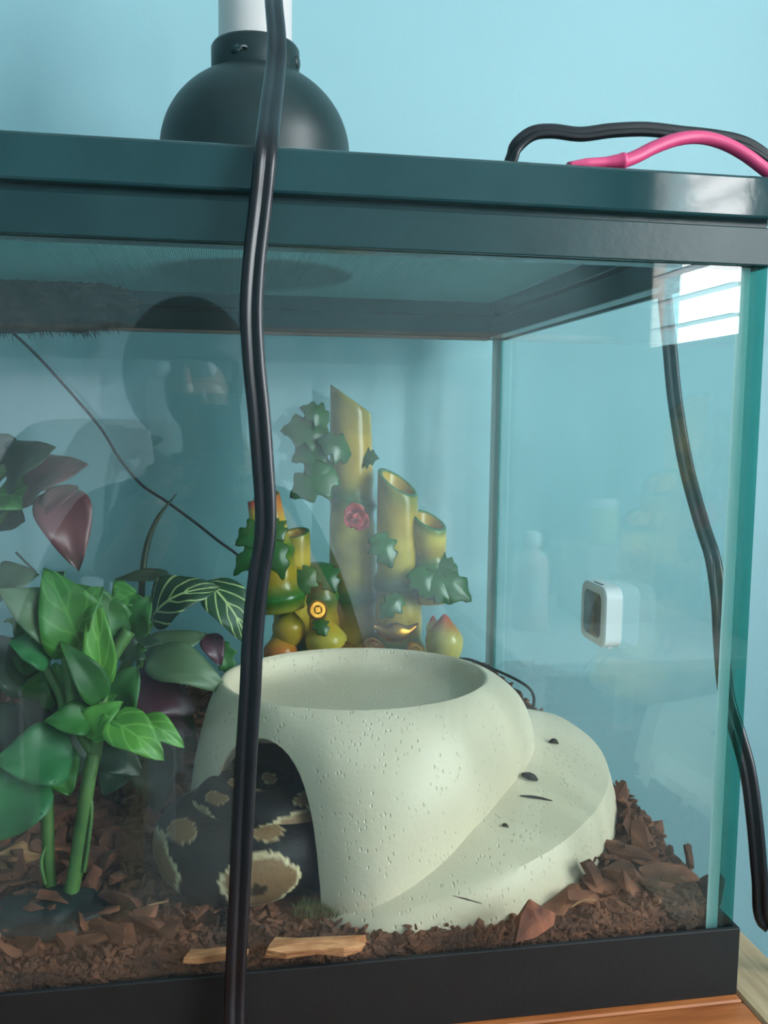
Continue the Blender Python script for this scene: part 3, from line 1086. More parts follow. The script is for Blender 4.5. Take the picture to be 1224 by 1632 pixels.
# ------------------------------------------------------------------ snake
def snake():
    n, k = 620, 72
    path, rad = [], []
    base_z = 0.052
    # from deep inside the hide, round the doorway in a low coil, then a second coil on top
    turns = 2.35
    for i in range(n):
        t = i / (n - 1)
        if t < 0.16:                       # tail part inside the hide
            u = t / 0.16
            a = math.radians(60)
            start = Vector((SNC.x + 0.085, SNC.y + 0.075, base_z + 0.010))
            stop = Vector((SNC.x + 0.030 * math.cos(a), SNC.y + 0.030 * math.sin(a), base_z + 0.0215))
            mid = Vector((SNC.x + 0.075, SNC.y + 0.035, base_z + 0.016))
            p = (1 - u) ** 2 * start + 2 * u * (1 - u) * mid + u * u * stop
            r = 0.006 + 0.0175 * u ** .8
        else:
            u = (t - 0.16) / 0.84
            a = math.radians(60) - u * turns * 2 * math.pi
            tr = u * turns
            Rr = 0.0300 - 0.010 * smoothstep(0.95, 1.6, tr)
            lift = 0.0215 + 0.017 * smoothstep(0.85, 1.45, tr) + 0.002 * smoothstep(1.6, 2.3, tr)
            c = SNC + Vector((0.004, 0.006)) * smoothstep(.9, 1.5, tr)
            p = Vector((c.x + Rr * math.cos(a), c.y + Rr * math.sin(a), base_z + lift))
            r = 0.0235 - 0.0075 * smoothstep(1.0, 1.6, tr) - 0.007 * smoothstep(1.9, 2.35, tr)
        path.append(p); rad.append(r)
    # relax the path
    for _ in range(30):
        path = [path[0]] + [(path[i - 1] + path[i] * 2 + path[i + 1]) / 4 for i in range(1, n - 1)] + [path[-1]]
    vs_, fs_ = sweep(path, circ(1.0, k), wide=Vector((0, 0, 1)), scale=rad)
    S = [0.0]
    for i in range(1, n):
        S.append(S[-1] + (path[i] - path[i - 1]).length)
    Ltot = S[-1]
    dark = np.array(lin(24, 19, 18)); tan = np.array(lin(136, 102, 70)); pale = np.array(lin(236, 216, 172)); belly = np.array(lin(214, 206, 186)); mid = np.array(lin(62, 44, 32))
    rr = random.Random(4)
    blobs = []
    s_ = -0.003
    q = 0
    while s_ < Ltot:
        for sgn in (-1, 1):
            ds = rr.uniform(-.002, .002)
            blobs.append((s_ + ds + (0.016 if sgn > 0 else 0), sgn * rr.uniform(1.62, 1.85), rr.uniform(.0130, .0148), rr.uniform(.82, .98), True))
        blobs.append((s_ + 0.020 + rr.uniform(-.002, .002), rr.uniform(.45, .7), rr.uniform(.007, .009), rr.uniform(.26, .36), False))
        blobs.append((s_ + 0.036 + rr.uniform(-.002, .002), rr.uniform(-.7, -.45), rr.uniform(.007, .009), rr.uniform(.26, .36), False))
        s_ += rr.uniform(.039, .042)
    cols = []
    for i in range(n):
        for j in range(k):
            ang = 2 * math.pi * j / k
            if ang > math.pi: ang -= 2 * math.pi      # 0 = back (top), pi = belly
            nz_ = noise.noise(Vector((S[i] * 420, ang * 9, 0))) * .05 + noise.noise(Vector((S[i] * 90, ang * 2.2, 4))) * .16
            saw = 0.10 * abs(((ang * 7 + S[i] * 60) % 1.0) - .5) + 0.06 * abs(((S[i] * 420) % 1.0) - .5)
            best = 9; spot = 9
            for (bs, ba, ls, la, big) in blobs:
                if abs(S[i] - bs) > 0.03: continue
                da = ang - ba
                dd = math.sqrt(((S[i] - bs) / ls) ** 2 + (da / la) ** 2)
                if dd < best:
                    best = dd
                if big:
                    d3 = math.sqrt(((S[i] - bs - .001) / (ls * .22)) ** 2 + ((da + 0.05) / (la * .17)) ** 2)
                    spot = min(spot, d3)
            v_ = best + nz_ + saw
            c_ = dark * (1 - .2 * nz_)
            if v_ < 1.0:
                e = 1 - smoothstep(.84, .95, v_) * (.35 + .65 * smoothstep(.7, 1.6, abs(ang)))
                c_ = pale * (1 - e) + tan * e
                if spot + nz_ < 1: c_ = mid
            ab = abs(ang)
            if ab > 2.5:
                e = smoothstep(2.5, 2.8, ab + nz_)
                c_ = c_ * (1 - e) + belly * e
            cols.append((c_[0], c_[1], c_[2], 1))
    o = mesh_obj('snake', vs_, fs_, 'snake_skin', None, True, cols)
    tag(o, 'dark brown and tan patterned python coiled in the doorway of the hide', 'snake')
    return o


snake()

# ------------------------------------------------------------------ bamboo ornament
ORN = thing('bamboo_ornament', 'yellow and green resin bamboo ornament with leaves and gold coins behind the hide', 'ornament', (-0.15, 0.36, 0.05))
YEL = np.array(lin(196, 158, 20)); YLW = np.array(lin(208, 184, 66)); GRN = np.array(lin(24, 104, 20)); DGR = np.array(lin(10, 76, 16)); RED = np.array(lin(186, 52, 44)); PNK = np.array(lin(206, 92, 96)); ORG = np.array(lin(206, 110, 34))


def mixc(a, b_, t):
    return a * (1 - t) + b_ * t


def stalk(B, Tp, r0, r1, nodes=(), slant=(0, 0), rimg=0.7, hollow=True, topc=None, name='stalk'):
    """hollow bamboo section from B to Tp, slanted open top"""
    n, k = 40, 28
    ax = (Tp - B)
    Ln = ax.length
    ax.normalize()
    xx = Vector((1, 0, 0)); xx = (xx - ax * xx.dot(ax)).normalized()
    yy = ax.cross(xx)
    vs_, fs_, cols = [], [], []

    def ring(s, r, col, top=False, w_=1.0, drop=0.0):
        for i in range(k):
            a = 2 * math.pi * i / k
            ox, oy = math.cos(a) * r, math.sin(a) * r
            p = B + ax * (s * Ln - drop) + xx * ox + yy * oy
            if slant != (0, 0):
                p += ax * ((ox * slant[0] + oy * slant[1]) * w_)
            vs_.append(p)
            cols.append((col[0], col[1], col[2], 1))
    for j in range(n + 1):
        s = j / n
        r = r0 + (r1 - r0) * s
        g = 0
        for nd in nodes:
            d = (s - nd) * Ln
            r *= 1 + 0.13 * math.exp(-(d / 0.0045) ** 2) - 0.05 * math.exp(-((abs(d) - 0.012) / 0.006) ** 2)
            g = max(g, math.exp(-(d / 0.0125) ** 2))
        g = max(g, rimg * smoothstep(0.88, 1.0, s))
        col = mixc(mixc(YEL, YLW, 0.5 + .5 * math.sin(s * 9 + r0 * 900)), GRN, min(1, g))
        if topc is not None:
            col = mixc(col, topc, smoothstep(.72, 1, s))
        ring(s, r, col, w_=smoothstep(0.45, 1.0, s))
    rows = n + 1
    if hollow:
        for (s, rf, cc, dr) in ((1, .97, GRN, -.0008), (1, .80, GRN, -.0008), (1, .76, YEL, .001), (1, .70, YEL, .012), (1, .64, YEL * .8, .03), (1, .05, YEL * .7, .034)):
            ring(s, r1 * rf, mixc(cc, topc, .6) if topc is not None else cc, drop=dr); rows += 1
    else:
        ring(1, r1 * .5, GRN, drop=-.004); ring(1, r1 * .05, GRN, drop=-.005); rows += 2
    for j in range(rows - 1):
        for i in range(k):
            fs_.append((j * k + i, j * k + (i + 1) % k, (j + 1) * k + (i + 1) % k, (j + 1) * k + i))
    fs_.append(tuple(reversed(range(k))))
    fs_.append(tuple((rows - 1) * k + i for i in range(k)))
    return mesh_obj(name, vs_, fs_, 'resin', ORN, True, cols)


def oz(px, py, y):
    return at(px, py, y=y)


stalk(Vector((-0.165, 0.375, 0.06)), oz(559, 637, .375), 0.0245, 0.0185, nodes=(.36, .68), slant=(-0.72, 0.1), rimg=.35)
stalk(Vector((-0.128, 0.345, 0.06)), oz(634, 770, .345), 0.0235, 0.0178, nodes=(.28, .56), slant=(-0.55, 0.45), rimg=.6)
stalk(oz(688, 960, .335), oz(684, 830, .335), 0.0135, 0.0150, nodes=(.45,), slant=(-0.40, 0.45), rimg=.8)
stalk(Vector((-0.226, 0.345, 0.06)), oz(470, 850, .345), 0.0225, 0.0130, nodes=(.40,), slant=(0.2, 0.2), rimg=.5)
stalk(oz(445, 970, .325), oz(425, 790, .325), 0.0235, 0.0110, nodes=(.12, .52), slant=(0.1, .25), rimg=.1, topc=ORG)
stalk(oz(418, 880, .318), oz(404, 800, .318), 0.0075, 0.0050, nodes=(.2,), rimg=.0, topc=RED)


stalk(Vector((-0.196, 0.352, 0.06)), oz(505, 905, .345), 0.0190, 0.0165, nodes=(.35, .8), hollow=False, rimg=1.0)


def mound():
    bm = bmesh.new()
    bmesh.ops.create_icosphere(bm, subdivisions=5, radius=1)
    o_c = Vector((-0.168, 0.362, 0.080))
    for v_ in bm.verts:
        n_ = v_.co.normalized()
        d = 1 + .16 * noise.noise(n_ * 3.1) + .08 * noise.noise(n_ * 7)
        v_.co = o_c + Vector((n_.x * .088 * d, n_.y * .055 * d, n_.z * .042 * d))
        v_.co.z = max(v_.co.z, 0.052)
    o = from_bm('base', bm, 'resin', ORN)
    a = o.data.color_attributes.new('Col', 'FLOAT_COLOR', 'POINT')
    cc = []
    for v_ in o.data.vertices:
        g = .5 + .5 * noise.noise(Vector(v_.co) * 32)
        q = .5 + .5 * noise.noise(Vector(v_.co) * 24 + Vector((7, 7, 7)))
        c_ = mixc(YEL, GRN, smoothstep(.5, .75, g))
        c_ = mixc(c_, ORG, smoothstep(.6, .85, q) * .8)
        cc += [c_[0], c_[1], c_[2], 1]
    a.data.foreach_set('color', cc)
    return o


mound()


def leaf_grid(B, Tp, width, nrm, bend=0.0, fold=0.25, shape='ovate', nu=14, nv=4, wave=0.0, thick=0.0):
    """leaf surface from B to Tp; bend lifts the middle along nrm; returns verts, faces, uv-like (u,v)"""
    B, Tp = Vector(B), Vector(Tp)
    ax = Tp - B
    Ln = ax.length
    ax.normalize()
    n_ = Vector(nrm)
    n_ = (n_ - ax * n_.dot(ax)).normalized()
    sd = ax.cross(n_)
    vs_, fs_, uv = [], [], []
    for i in range(nu + 1):
        u = i / nu
        if shape == 'ovate':
            ww = math.sin(math.pi * min(1, u ** .62)) ** .8
            ww *= 1 - .15 * u
        elif shape == 'heart':
            ww = (math.sin(math.pi * u ** .48) ** .75) * 1.05
        elif shape == 'lobed':
            ww = (math.sin(math.pi * u ** .7) ** .7) * (1 + .26 * math.sin(u * 20))
        else:  # lance
            ww = math.sin(math.pi * u ** .8) ** .9
        ww = max(ww, 0.012)
        for j in range(-nv, nv + 1):
            t = j / nv
            p = B + ax * (Ln * u) + sd * (t * ww * width / 2)
            if shape == 'heart' and u < .25:
                p -= ax * (abs(t) * .10 * Ln * (1 - u / .25))
            lift = bend * Ln * math.sin(math.pi * u) + fold * abs(t) * ww * width / 2
            lift += wave * width * math.sin(u * 11 + 2.2 * t) * abs(t)
            p += n_ * lift
            vs_.append(p); uv.append((u, t))
    m_ = 2 * nv + 1
    for i in range(nu):
        for j in range(m_ - 1):
            fs_.append((i * m_ + j, i * m_ + j + 1, (i + 1) * m_ + j + 1, (i + 1) * m_ + j))
    if thick:
        nvv = len(vs_)
        vs_ += [p - n_ * (thick * (1 - .6 * abs(uv[i][1]))) for i, p in enumerate(list(vs_))]
        fs_ += [tuple(nvv + a for a in reversed(f_)) for f_ in list(fs_)]
        rim = [j for j in range(m_)] + [i * m_ + m_ - 1 for i in range(1, nu + 1)] + [nu * m_ + j for j in range(m_ - 2, -1, -1)] + [i * m_ for i in range(nu - 1, 0, -1)]
        for q in range(len(rim)):
            a, b_ = rim[q], rim[(q + 1) % len(rim)]
            fs_.append((b_, a, nvv + a, nvv + b_))
        uv += uv
    return vs_, fs_, uv


def resin_leaf(b_, t_, y, wpx, y2=None, c1=GRN, c2=DGR, bend=.12, shape='lobed'):
    B_, T_ = oz(*b_, y), oz(*t_, y2 if y2 is not None else y - .008)
    wd = wpx / FPX * (y + .448)
    v_, f_, uv = leaf_grid(B_, T_, wd, Vector((0.1, -1, .45)), bend=bend, fold=-.18, shape=shape, thick=.005, nu=16)
    cols = []
    for u, t in uv:
        c_ = mixc(c1, c2, u * .7 + .2 * abs(t))
        cols.append((c_[0], c_[1], c_[2], 1))
    return mesh_obj('leaf', v_, f_, 'resin', ORN, True, cols)


for spec in (((525, 690), (448, 685), .36, 62), ((525, 672), (480, 648), .362, 40), ((528, 700), (465, 735), .358, 52), ((560, 725), (505, 700), .355, 46),
             ((535, 748), (462, 792), .35, 62), ((530, 740), (485, 755), .352, 50), ((575, 730), (602, 728), .36, 30),
             ((430, 838), (375, 868), .30, 44), ((430, 848), (372, 918), .298, 36), ((432, 850), (398, 930), .296, 40), ((432, 848), (452, 925), .296, 36), ((428, 830), (452, 862), .30, 40),
             ((680, 905), (752, 958), .322, 58), ((672, 915), (722, 962), .318, 50), ((685, 898), (730, 908), .325, 42), ((660, 905), (690, 955), .318, 46),
             ((500, 905), (470, 950), .322, 40), ((512, 900), (535, 945), .324, 40), ((600, 850), (625, 905), .322, 44), ((640, 950), (605, 985), .316, 34), ((505, 985), (520, 1015), .305, 26)):
    resin_leaf(*spec)
# red rose, curled petals round a centre
rc_ = oz(567, 826, .335)
for i in range(7):
    a = i * 2.4
    d = Vector((math.cos(a), -.35, math.sin(a)))
    rr_ = 0.0035 + 0.0016 * i
    v_, f_, uv = leaf_grid(rc_ + d * (rr_ * .3) + Vector((0, .003, 0)), rc_ + d * rr_ * 1.1 + Vector((0, -.004 + .0006 * i, 0)), 0.010 + .0013 * i, Vector((d.x * .6, -1, d.z * .6)), bend=-.25, fold=.3, shape='heart', thick=.0015, nu=8, nv=3)
    mesh_obj('petal', v_, f_, 'resin', ORN, True, [(*mixc(RED, PNK, .3 + .5 * u)[:3], 1) for u, t in uv])


def coin(px, py, y, r, tilt):
    c = oz(px, py, y)
    k = 24
    vs_, fs_ = [], []
    prof = [(0.25, .0016, 1), (.3, .0022, 1), (.45, .0016, 0), (.78, .0016, 0), (.86, .0026, 0), (1, .002, 0), (1, -.002, 0), (.2, -.002, 0)]
    e = Euler(tilt).to_matrix()
    for rr_, z, sq in prof:
        for i in range(k):
            a = 2 * math.pi * i / k
            q = rr_
            if sq:
                q = rr_ / max(abs(math.cos(a)), abs(math.sin(a)))
            vs_.append(c + e @ Vector((q * r * math.cos(a), q * r * math.sin(a), z)))
    for j in range(len(prof) - 1):
        for i in range(k):
            fs_.append((j * k + i, j * k + (i + 1) % k, (j + 1) * k + (i + 1) % k, (j + 1) * k + i))
    fs_.append(tuple((len(prof) - 1) * k + i for i in range(k)))
    fs_.append(tuple(i for i in range(k)))
    return mesh_obj('coin', vs_, fs_, 'gold', ORN, False)


coin(506, 972, .302, .0085, (math.radians(75), 0, math.radians(12)))
coin(596, 1032, .296, .0100, (math.radians(30), math.radians(24), 0))
coin(548, 1036, .298, .0085, (math.radians(35), 0, 0))
coin(662, 1038, .294, .0085, (math.radians(48), math.radians(-14), .4))
# gold ingot (boat shape)
ig = oz(631, 1010, .302)
vs, fs = [], []
for i in range(17):
    t = -1 + i / 8
    up = .0085 * t * t
    wv = .0075 * (1 - .75 * abs(t) ** 2.2)
    for a in range(8):
        an = 2 * math.pi * a / 8
        vs.append(ig + Vector((t * .019, math.cos(an) * wv, up + math.sin(an) * wv * .9 - .001 + (.004 * (1 - (t * 2.2) ** 2) if abs(t) < .45 and math.sin(an) > .3 else 0))))
for i in range(16):
    for a in range(8):
        fs.append((i * 8 + a, i * 8 + (a + 1) % 8, (i + 1) * 8 + (a + 1) % 8, (i + 1) * 8 + a))
fs += [tuple(range(8)), tuple(range(128, 136))]
mesh_obj('gold_ingot', vs, fs, 'gold', ORN)


def fruit(px, py, y, rx, rz, c1, c2, tip=True, name='fruit'):
    c = oz(px, py, y)
    bm = bmesh.new()
    bmesh.ops.create_uvsphere(bm, u_segments=24, v_segments=18, radius=1)
    for v_ in bm.verts:
        t = (v_.co.z + 1) / 2
        k_ = (1 - .55 * smoothstep(.55, 1.0, t)) if tip else 1
        v_.co = c + Vector((v_.co.x * rx * k_, v_.co.y * rx * k_, v_.co.z * rz))
    o = from_bm(name, bm, 'resin', ORN)
    a = o.data.color_attributes.new('Col', 'FLOAT_COLOR', 'POINT')
    cc = []
    for v_ in o.data.vertices:
        t = (v_.co.z - c.z) / rz
        q = mixc(c1, c2, smoothstep(.15, .95, t + .2 * noise.noise(Vector(v_.co) * 90)))
        cc += [q[0], q[1], q[2], 1]
    a.data.foreach_set('color', cc)
    return o


CRM = np.array(lin(218, 200, 120))
fruit(708, 1022, .305, .0165, .024, CRM, RED)
fruit(690, 1002, .312, .006, .012, CRM, RED)
fruit(447, 1038, .315, .0145, .0175, ORG, YEL)
fruit(460, 1000, .318, .014, .018, YEL, GRN)
fruit(520, 1020, .312, .018, .020, YLW, YEL)

# ------------------------------------------------------------------ plants
def leaf_mat_vein(name, base, vein, vscale):
    m_ = mat(name, base[0], base[1], rough=0.5, scale=24, bump=.12, bscale=70)
    N_, L_ = m_.node_tree.nodes, m_.node_tree.links
    uvn = N_.new('ShaderNodeUVMap')
    wv = N_.new('ShaderNodeTexWave')
    wv.inputs['Scale'].default_value = vscale
    wv.inputs['Distortion'].default_value = 1.5
    wv.bands_direction = 'DIAGONAL'
    sep = N_.new('ShaderNodeSeparateXYZ'); L_.new(uvn.outputs[0], sep.inputs[0])
    ab = N_.new('ShaderNodeMath'); ab.operation = 'ABSOLUTE'; L_.new(sep.outputs['Y'], ab.inputs[0])
    ml = N_.new('ShaderNodeMath'); ml.operation = 'MULTIPLY'; ml.inputs[1].default_value = -0.45; L_.new(ab.outputs[0], ml.inputs[0])
    cmb = N_.new('ShaderNodeCombineXYZ'); L_.new(sep.outputs['X'], cmb.inputs['X']); L_.new(ml.outputs[0], cmb.inputs['Y'])
    L_.new(cmb.outputs[0], wv.inputs['Vector'])
    mr_ = N_.new('ShaderNodeMapRange'); mr_.inputs['From Min'].default_value = .90; mr_.inputs['From Max'].default_value = .99
    L_.new(wv.outputs['Fac'], mr_.inputs['Value'])
    lt = N_.new('ShaderNodeMath'); lt.operation = 'LESS_THAN'; lt.inputs[1].default_value = .05; L_.new(ab.outputs[0], lt.inputs[0])
    mxm = N_.new('ShaderNodeMath'); mxm.operation = 'MAXIMUM'; L_.new(lt.outputs[0], mxm.inputs[0]); L_.new(mr_.outputs[0], mxm.inputs[1])
    pb = N_['Principled BSDF']
    src = pb.inputs['Base Color'].links[0].from_socket
    mx_ = N_.new('ShaderNodeMix'); mx_.data_type = 'RGBA'
    L_.new(mxm.outputs[0], mx_.inputs['Factor']); L_.new(src, mx_.inputs['A']); mx_.inputs['B'].default_value = vein
    L_.new(mx_.outputs['Result'], pb.inputs['Base Color'])


leaf_mat_vein('leaf_striped', (lin(22, 56, 34), lin(36, 76, 44)), lin(170, 186, 120), 2.6)
leaf_mat_vein('leaf_veined', (lin(34, 92, 30), lin(54, 116, 40)), lin(72, 132, 54), 2.0)
leaf_mat_vein('leaf_veined_light', (lin(62, 122, 34), lin(88, 148, 48)), lin(106, 162, 66), 2.0)


def leaf(parent, b_, t_, y, wpx, material, y2=None, bend=.12, fold=.22, shape='ovate', nrm=(0.05, -0.75, .65), wave=.05, label=None):
    B_, T_ = at(*b_, y=y), at(*t_, y=(y if y2 is None else y2))
    wd = wpx / FPX * (y + .448)
    v_, f_, uv = leaf_grid(B_, T_, wd, Vector(nrm), bend=bend, fold=fold, shape=shape, wave=wave, thick=.0006)
    o = mesh_obj('leaf', v_, f_, material, parent)
    ul = o.data.uv_layers.new(name='UVMap')
    for lp in o.data.loops:
        ul.data[lp.index].uv = uv[lp.vertex_index]
    if label:
        o['label'] = label
    return o


def stem(parent, pts_, r, material='stem_green', scale=None, name='stem'):
    return tube(name, [at(a, b_, y=c) for a, b_, c in pts_], r, material, parent, k=8, scale=scale)


P1 = thing('leafy_plant', 'bright green broad-leaved plant on pale stems in front at the left', 'plant', (-0.375, 0.065, 0.05))
# dark moulded foot of the plant
bm = bmesh.new()
bmesh.ops.create_icosphere(bm, subdivisions=4, radius=1)
fc = at(70, 1462, z=.050)
for v_ in bm.verts:
    d = 1 + .2 * noise.noise(v_.co * 3)
    v_.co = Vector((fc.x + v_.co.x * .036 * d, max(fc.y + .004 + v_.co.y * .026 * d, .010), .048 + max(v_.co.z, -.3) * .013 * d))
from_bm('plant_foot', bm, 'plant_base', P1)
stem(P1, [(106, 1448, .055), (118, 1400, .057), (130, 1320, .06), (140, 1250, .063), (150, 1200, .067)], .0042, scale=[1.05, 1, .95, .9])
stem(P1, [(82, 1440, .062), (78, 1380, .064), (76, 1320, .066), (74, 1250, .068)], .0038, scale=[1, .9, .95, 1])
stem(P1, [(150, 1205, .067), (158, 1150, .07), (162, 1100, .075), (172, 1060, .08), (205, 1005, .085)], .004)
stem(P1, [(150, 1205, .067), (120, 1150, .068), (110, 1080, .07), (100, 1010, .075)], .003)
stem(P1, [(74, 1250, .068), (90, 1190, .07), (100, 1120, .075), (60, 1040, .08)], .003)
stem(P1, [(160, 1150, .07), (185, 1150, .066), (215, 1150, .062)], .0022)
stem(P1, [(140, 1255, .063), (146, 1290, .060), (140, 1350, .056), (134, 1390, .055)], .0011, name='tendril')
stem(P1, [(82, 1330, .065), (66, 1370, .060), (72, 1410, .058)], .0010, name='tendril')
for s in (
    ((118, 1205), (-12, 1215), .060, 112, 'leaf_blue', .052, .10, .2, 'ovate'),
    ((72, 1236), (-35, 1345), .052, 115, 'leaf_blue', .045, .10, .2, 'ovate'),
    ((82, 1200), (112, 1268), .066, 66, 'leaf_green', .062, .10, .2, 'heart'),
    ((180, 1150), (262, 1212), .060, 66, 'leaf_veined_light', .050, .16, .2, 'heart'),
    ((222, 1146), (294, 1192), .066, 46, 'leaf_veined_light', .06, .16, .25, 'ovate'),
    ((132, 1170), (196, 1118), .064, 52, 'leaf_light', .066, .12, .25, 'ovate'),
    ((150, 1150), (70, 1150), .066, 62, 'leaf_green', .06, .12, .25, 'ovate'),
    ((150, 1165), (195, 1165), .060, 50, 'leaf_light', .055, .12, .25, 'ovate'),
    ((78, 1046), (12, 1024), .068, 62, 'leaf_blue', .062, .14, .25, 'heart'),
    ((162, 1120), (94, 1020), .070, 54, 'leaf_green', .066, .16, .35, 'ovate'),
    ((164, 1098), (150, 935), .074, 52, 'leaf_veined_light', .078, .12, .35, 'ovate'),
    ((100, 1010), (-5, 940), .075, 88, 'leaf_grey', .066, .14, .2, 'ovate'),
    ((128, 1030), (70, 905), .076, 100, 'leaf_veined', .074, .16, .2, 'heart'),
    ((112, 1000), (165, 935), .078, 74, 'leaf_veined', .076, .16, .2, 'ovate'),
    ((176, 990), (118, 930), .086, 52, 'leaf_green', .086, .14, .25, 'ovate'),
    ((195, 1020), (150, 935), .088, 60, 'leaf_green', .09, .14, .2, 'ovate'),
    ((205, 1010), (240, 950), .09, 66, 'leaf_green', .09, .14, .2, 'ovate'),
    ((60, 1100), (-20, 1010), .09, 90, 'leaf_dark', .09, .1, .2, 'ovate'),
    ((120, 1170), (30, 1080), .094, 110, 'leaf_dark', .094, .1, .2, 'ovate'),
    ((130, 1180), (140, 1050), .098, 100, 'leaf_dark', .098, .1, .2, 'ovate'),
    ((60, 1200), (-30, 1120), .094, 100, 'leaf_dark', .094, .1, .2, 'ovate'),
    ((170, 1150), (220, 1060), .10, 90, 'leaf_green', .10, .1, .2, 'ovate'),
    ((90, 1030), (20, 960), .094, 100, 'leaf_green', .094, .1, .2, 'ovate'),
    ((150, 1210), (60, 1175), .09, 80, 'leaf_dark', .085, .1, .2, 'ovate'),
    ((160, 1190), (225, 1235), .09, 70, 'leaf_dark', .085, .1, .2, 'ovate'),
):
    leaf(P1, s[0], s[1], s[2], s[3], s[4], y2=s[5], bend=s[6], fold=s[7], shape=s[8])
rl = random.Random(5)
for (cx_, cy_) in ((20, 1080), (60, 1120), (110, 1090), (40, 985), (90, 960), (150, 985), (205, 985), (185, 1055), (220, 1030), (100, 1160), (30, 1150), (180, 1190), (215, 945), (60, 1060), (140, 1130), (235, 1010)):
    a_ = rl.uniform(0, 6.28)
    r_ = rl.uniform(30, 46)
    leaf(P1, (cx_, cy_), (cx_ + r_ * 1.5 * math.cos(a_), cy_ - 12 + r_ * 1.2 * math.sin(a_)), .088 + rl.uniform(0, .025), r_ * 1.7, rl.choice(('leaf_dark', 'leaf_green', 'leaf_green', 'leaf_veined')), y2=.08 + rl.uniform(0, .02), bend=.14, fold=.2, shape='heart')

P2 = thing('striped_leaf_plant', 'dark striped-leaf plant with purple undersides behind the bright green plant', 'plant', (-0.30, 0.20, 0.055))
stem(P2, [(232, 1250, .205), (225, 1160, .20), (222, 1080, .19), (232, 1010, .185), (245, 985, .18)], .0030)
stem(P2, [(200, 1250, .20), (195, 1150, .19), (185, 1110, .18), (205, 1050, .17), (232, 1000, .165)], .0042, 'stem_green')
stem(P2, [(225, 1160, .20), (250, 1100, .19), (262, 1050, .18)], .0022)
stem(P2, [(262, 1240, .20), (256, 1190, .19), (240, 1180, .185)], .0022)
for s in (
    ((240, 985), (352, 935), .178, 86, 'leaf_striped', .168, .24, .15, 'ovate'),
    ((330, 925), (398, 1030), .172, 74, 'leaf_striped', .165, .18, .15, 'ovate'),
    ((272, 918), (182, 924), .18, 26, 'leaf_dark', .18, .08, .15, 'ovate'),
    ((232, 1050), (364, 1104), .148, 74, 'leaf_grey', .138, .20, .15, 'ovate'),
    ((228, 1060), (330, 1010), .172, 66, 'leaf_grey', .165, .15, .15, 'ovate'),
    ((196, 1092), (316, 1136), .150, 92, 'leaf_purple', .14, .1, .15, 'ovate'),
    ((200, 1128), (306, 1172), .155, 66, 'leaf_purple', .145, .1, .15, 'ovate'),
    ((350, 1022), (366, 1078), .18, 34, 'leaf_green', .176, .1, .2, 'lobed'),
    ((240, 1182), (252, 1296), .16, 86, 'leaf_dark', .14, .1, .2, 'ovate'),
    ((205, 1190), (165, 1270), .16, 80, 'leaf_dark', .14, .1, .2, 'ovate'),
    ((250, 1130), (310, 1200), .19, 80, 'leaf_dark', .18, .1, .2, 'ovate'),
):
    leaf(P2, s[0], s[1], s[2], s[3], s[4], y2=s[5], bend=s[6], fold=s[7], shape=s[8])
stem(P2, [(227, 985, .185), (226, 930, .187), (234, 870, .19), (252, 825, .192), (282, 786, .195)], .0019, 'leaf_dark', scale=[1.3, 1.2, 1.1, .8, .15], name='grass_blade')
leaf(P2, (330, 1010), (352, 1062), .176, 40, 'leaf_purple', y2=.17)

P3 = thing('bronze_leaf_plant', 'tall plant with drooping bronze and dark green leaves at the upper left', 'plant', (-0.445, 0.14, 0.055))
stem(P3, [(-30, 1300, .15), (-40, 1100, .15), (-35, 900, .15), (-15, 780, .15), (10, 745, .148)], .0036)
stem(P3, [(-38, 1000, .15), (-10, 850, .145), (40, 790, .142), (75, 775, .14)], .0022)
stem(P3, [(30, 795, .142), (60, 800, .140), (85, 800, .138)], .0016)
for s in (
    ((8, 745), (-40, 690), .15, 80, 'leaf_dark', .15, .1, .2, 'ovate'),
    ((10, 770), (88, 712), .146, 90, 'leaf_dark', .13, .14, .2, 'ovate'),
    ((-10, 790), (60, 800), .145, 100, 'leaf_veined', .13, .1, .2, 'ovate'),
    ((30, 790), (140, 740), .142, 90, 'leaf_bronze', .125, .12, .2, 'ovate'),
    ((88, 778), (126, 910), .138, 88, 'leaf_bronze', .12, .14, .25, 'ovate'),
    ((125, 775), (58, 832), .136, 34, 'leaf_bronze', .126, .2, .3, 'lance'),
    ((-10, 940), (62, 915), .14, 70, 'leaf_grey', .13, .1, .2, 'ovate'),
    ((-20, 820), (40, 830), .15, 90, 'leaf_dark', .15, .1, .2, 'ovate'),
):
    leaf(P3, s[0], s[1], s[2], s[3], s[4], y2=s[5], bend=s[6], fold=s[7], shape=s[8])
stem(P3, [(25, 880, .14), (40, 895, .14), (58, 912, .14)], .0007, 'leaf_dark', name='tendril')

# ------------------------------------------------------------------ singled-out bark pieces
pos_chip('bark_chip', 'big triangular red-brown bark chip leaning on the right foot of the hide', at(848, 1462, z=.060), .0135, .0085, .003, (math.radians(65), math.radians(-12), .2), seed=61)
pos_chip('bark_chip', 'narrow bark chip standing on end below the hide at front centre', at(752, 1490, y=.012), .011, .004, .0025, (0, math.radians(-60), .3), seed=62)
pos_chip('bark_slab', 'pale fibrous bark slab lying along the front glass below the hide doorway', at(500, 1508, z=.051), .026, .006, .0025, (.15, 0, -.06), 'bark_pale', seed=63)
pos_chip('bark_slab', 'pale orange bark splinter lying by the front glass under the hanging cord', at(345, 1520, z=.051), .017, .004, .002, (.1, 0, .04), 'bark_pale', seed=64)
pos_chip('bark_chip', 'large smooth bark chip standing upright beside the pale plant stem', at(165, 1375, y=.085), .016, .010, .003, (math.radians(80), math.radians(70), .2), seed=65)
pos_chip('bark_chip', 'large orange-brown bark chip at the left edge behind the plant stem', at(25, 1375, y=.10), .024, .013, .004, (math.radians(40), .1, .1), 'bark_pale', seed=66)
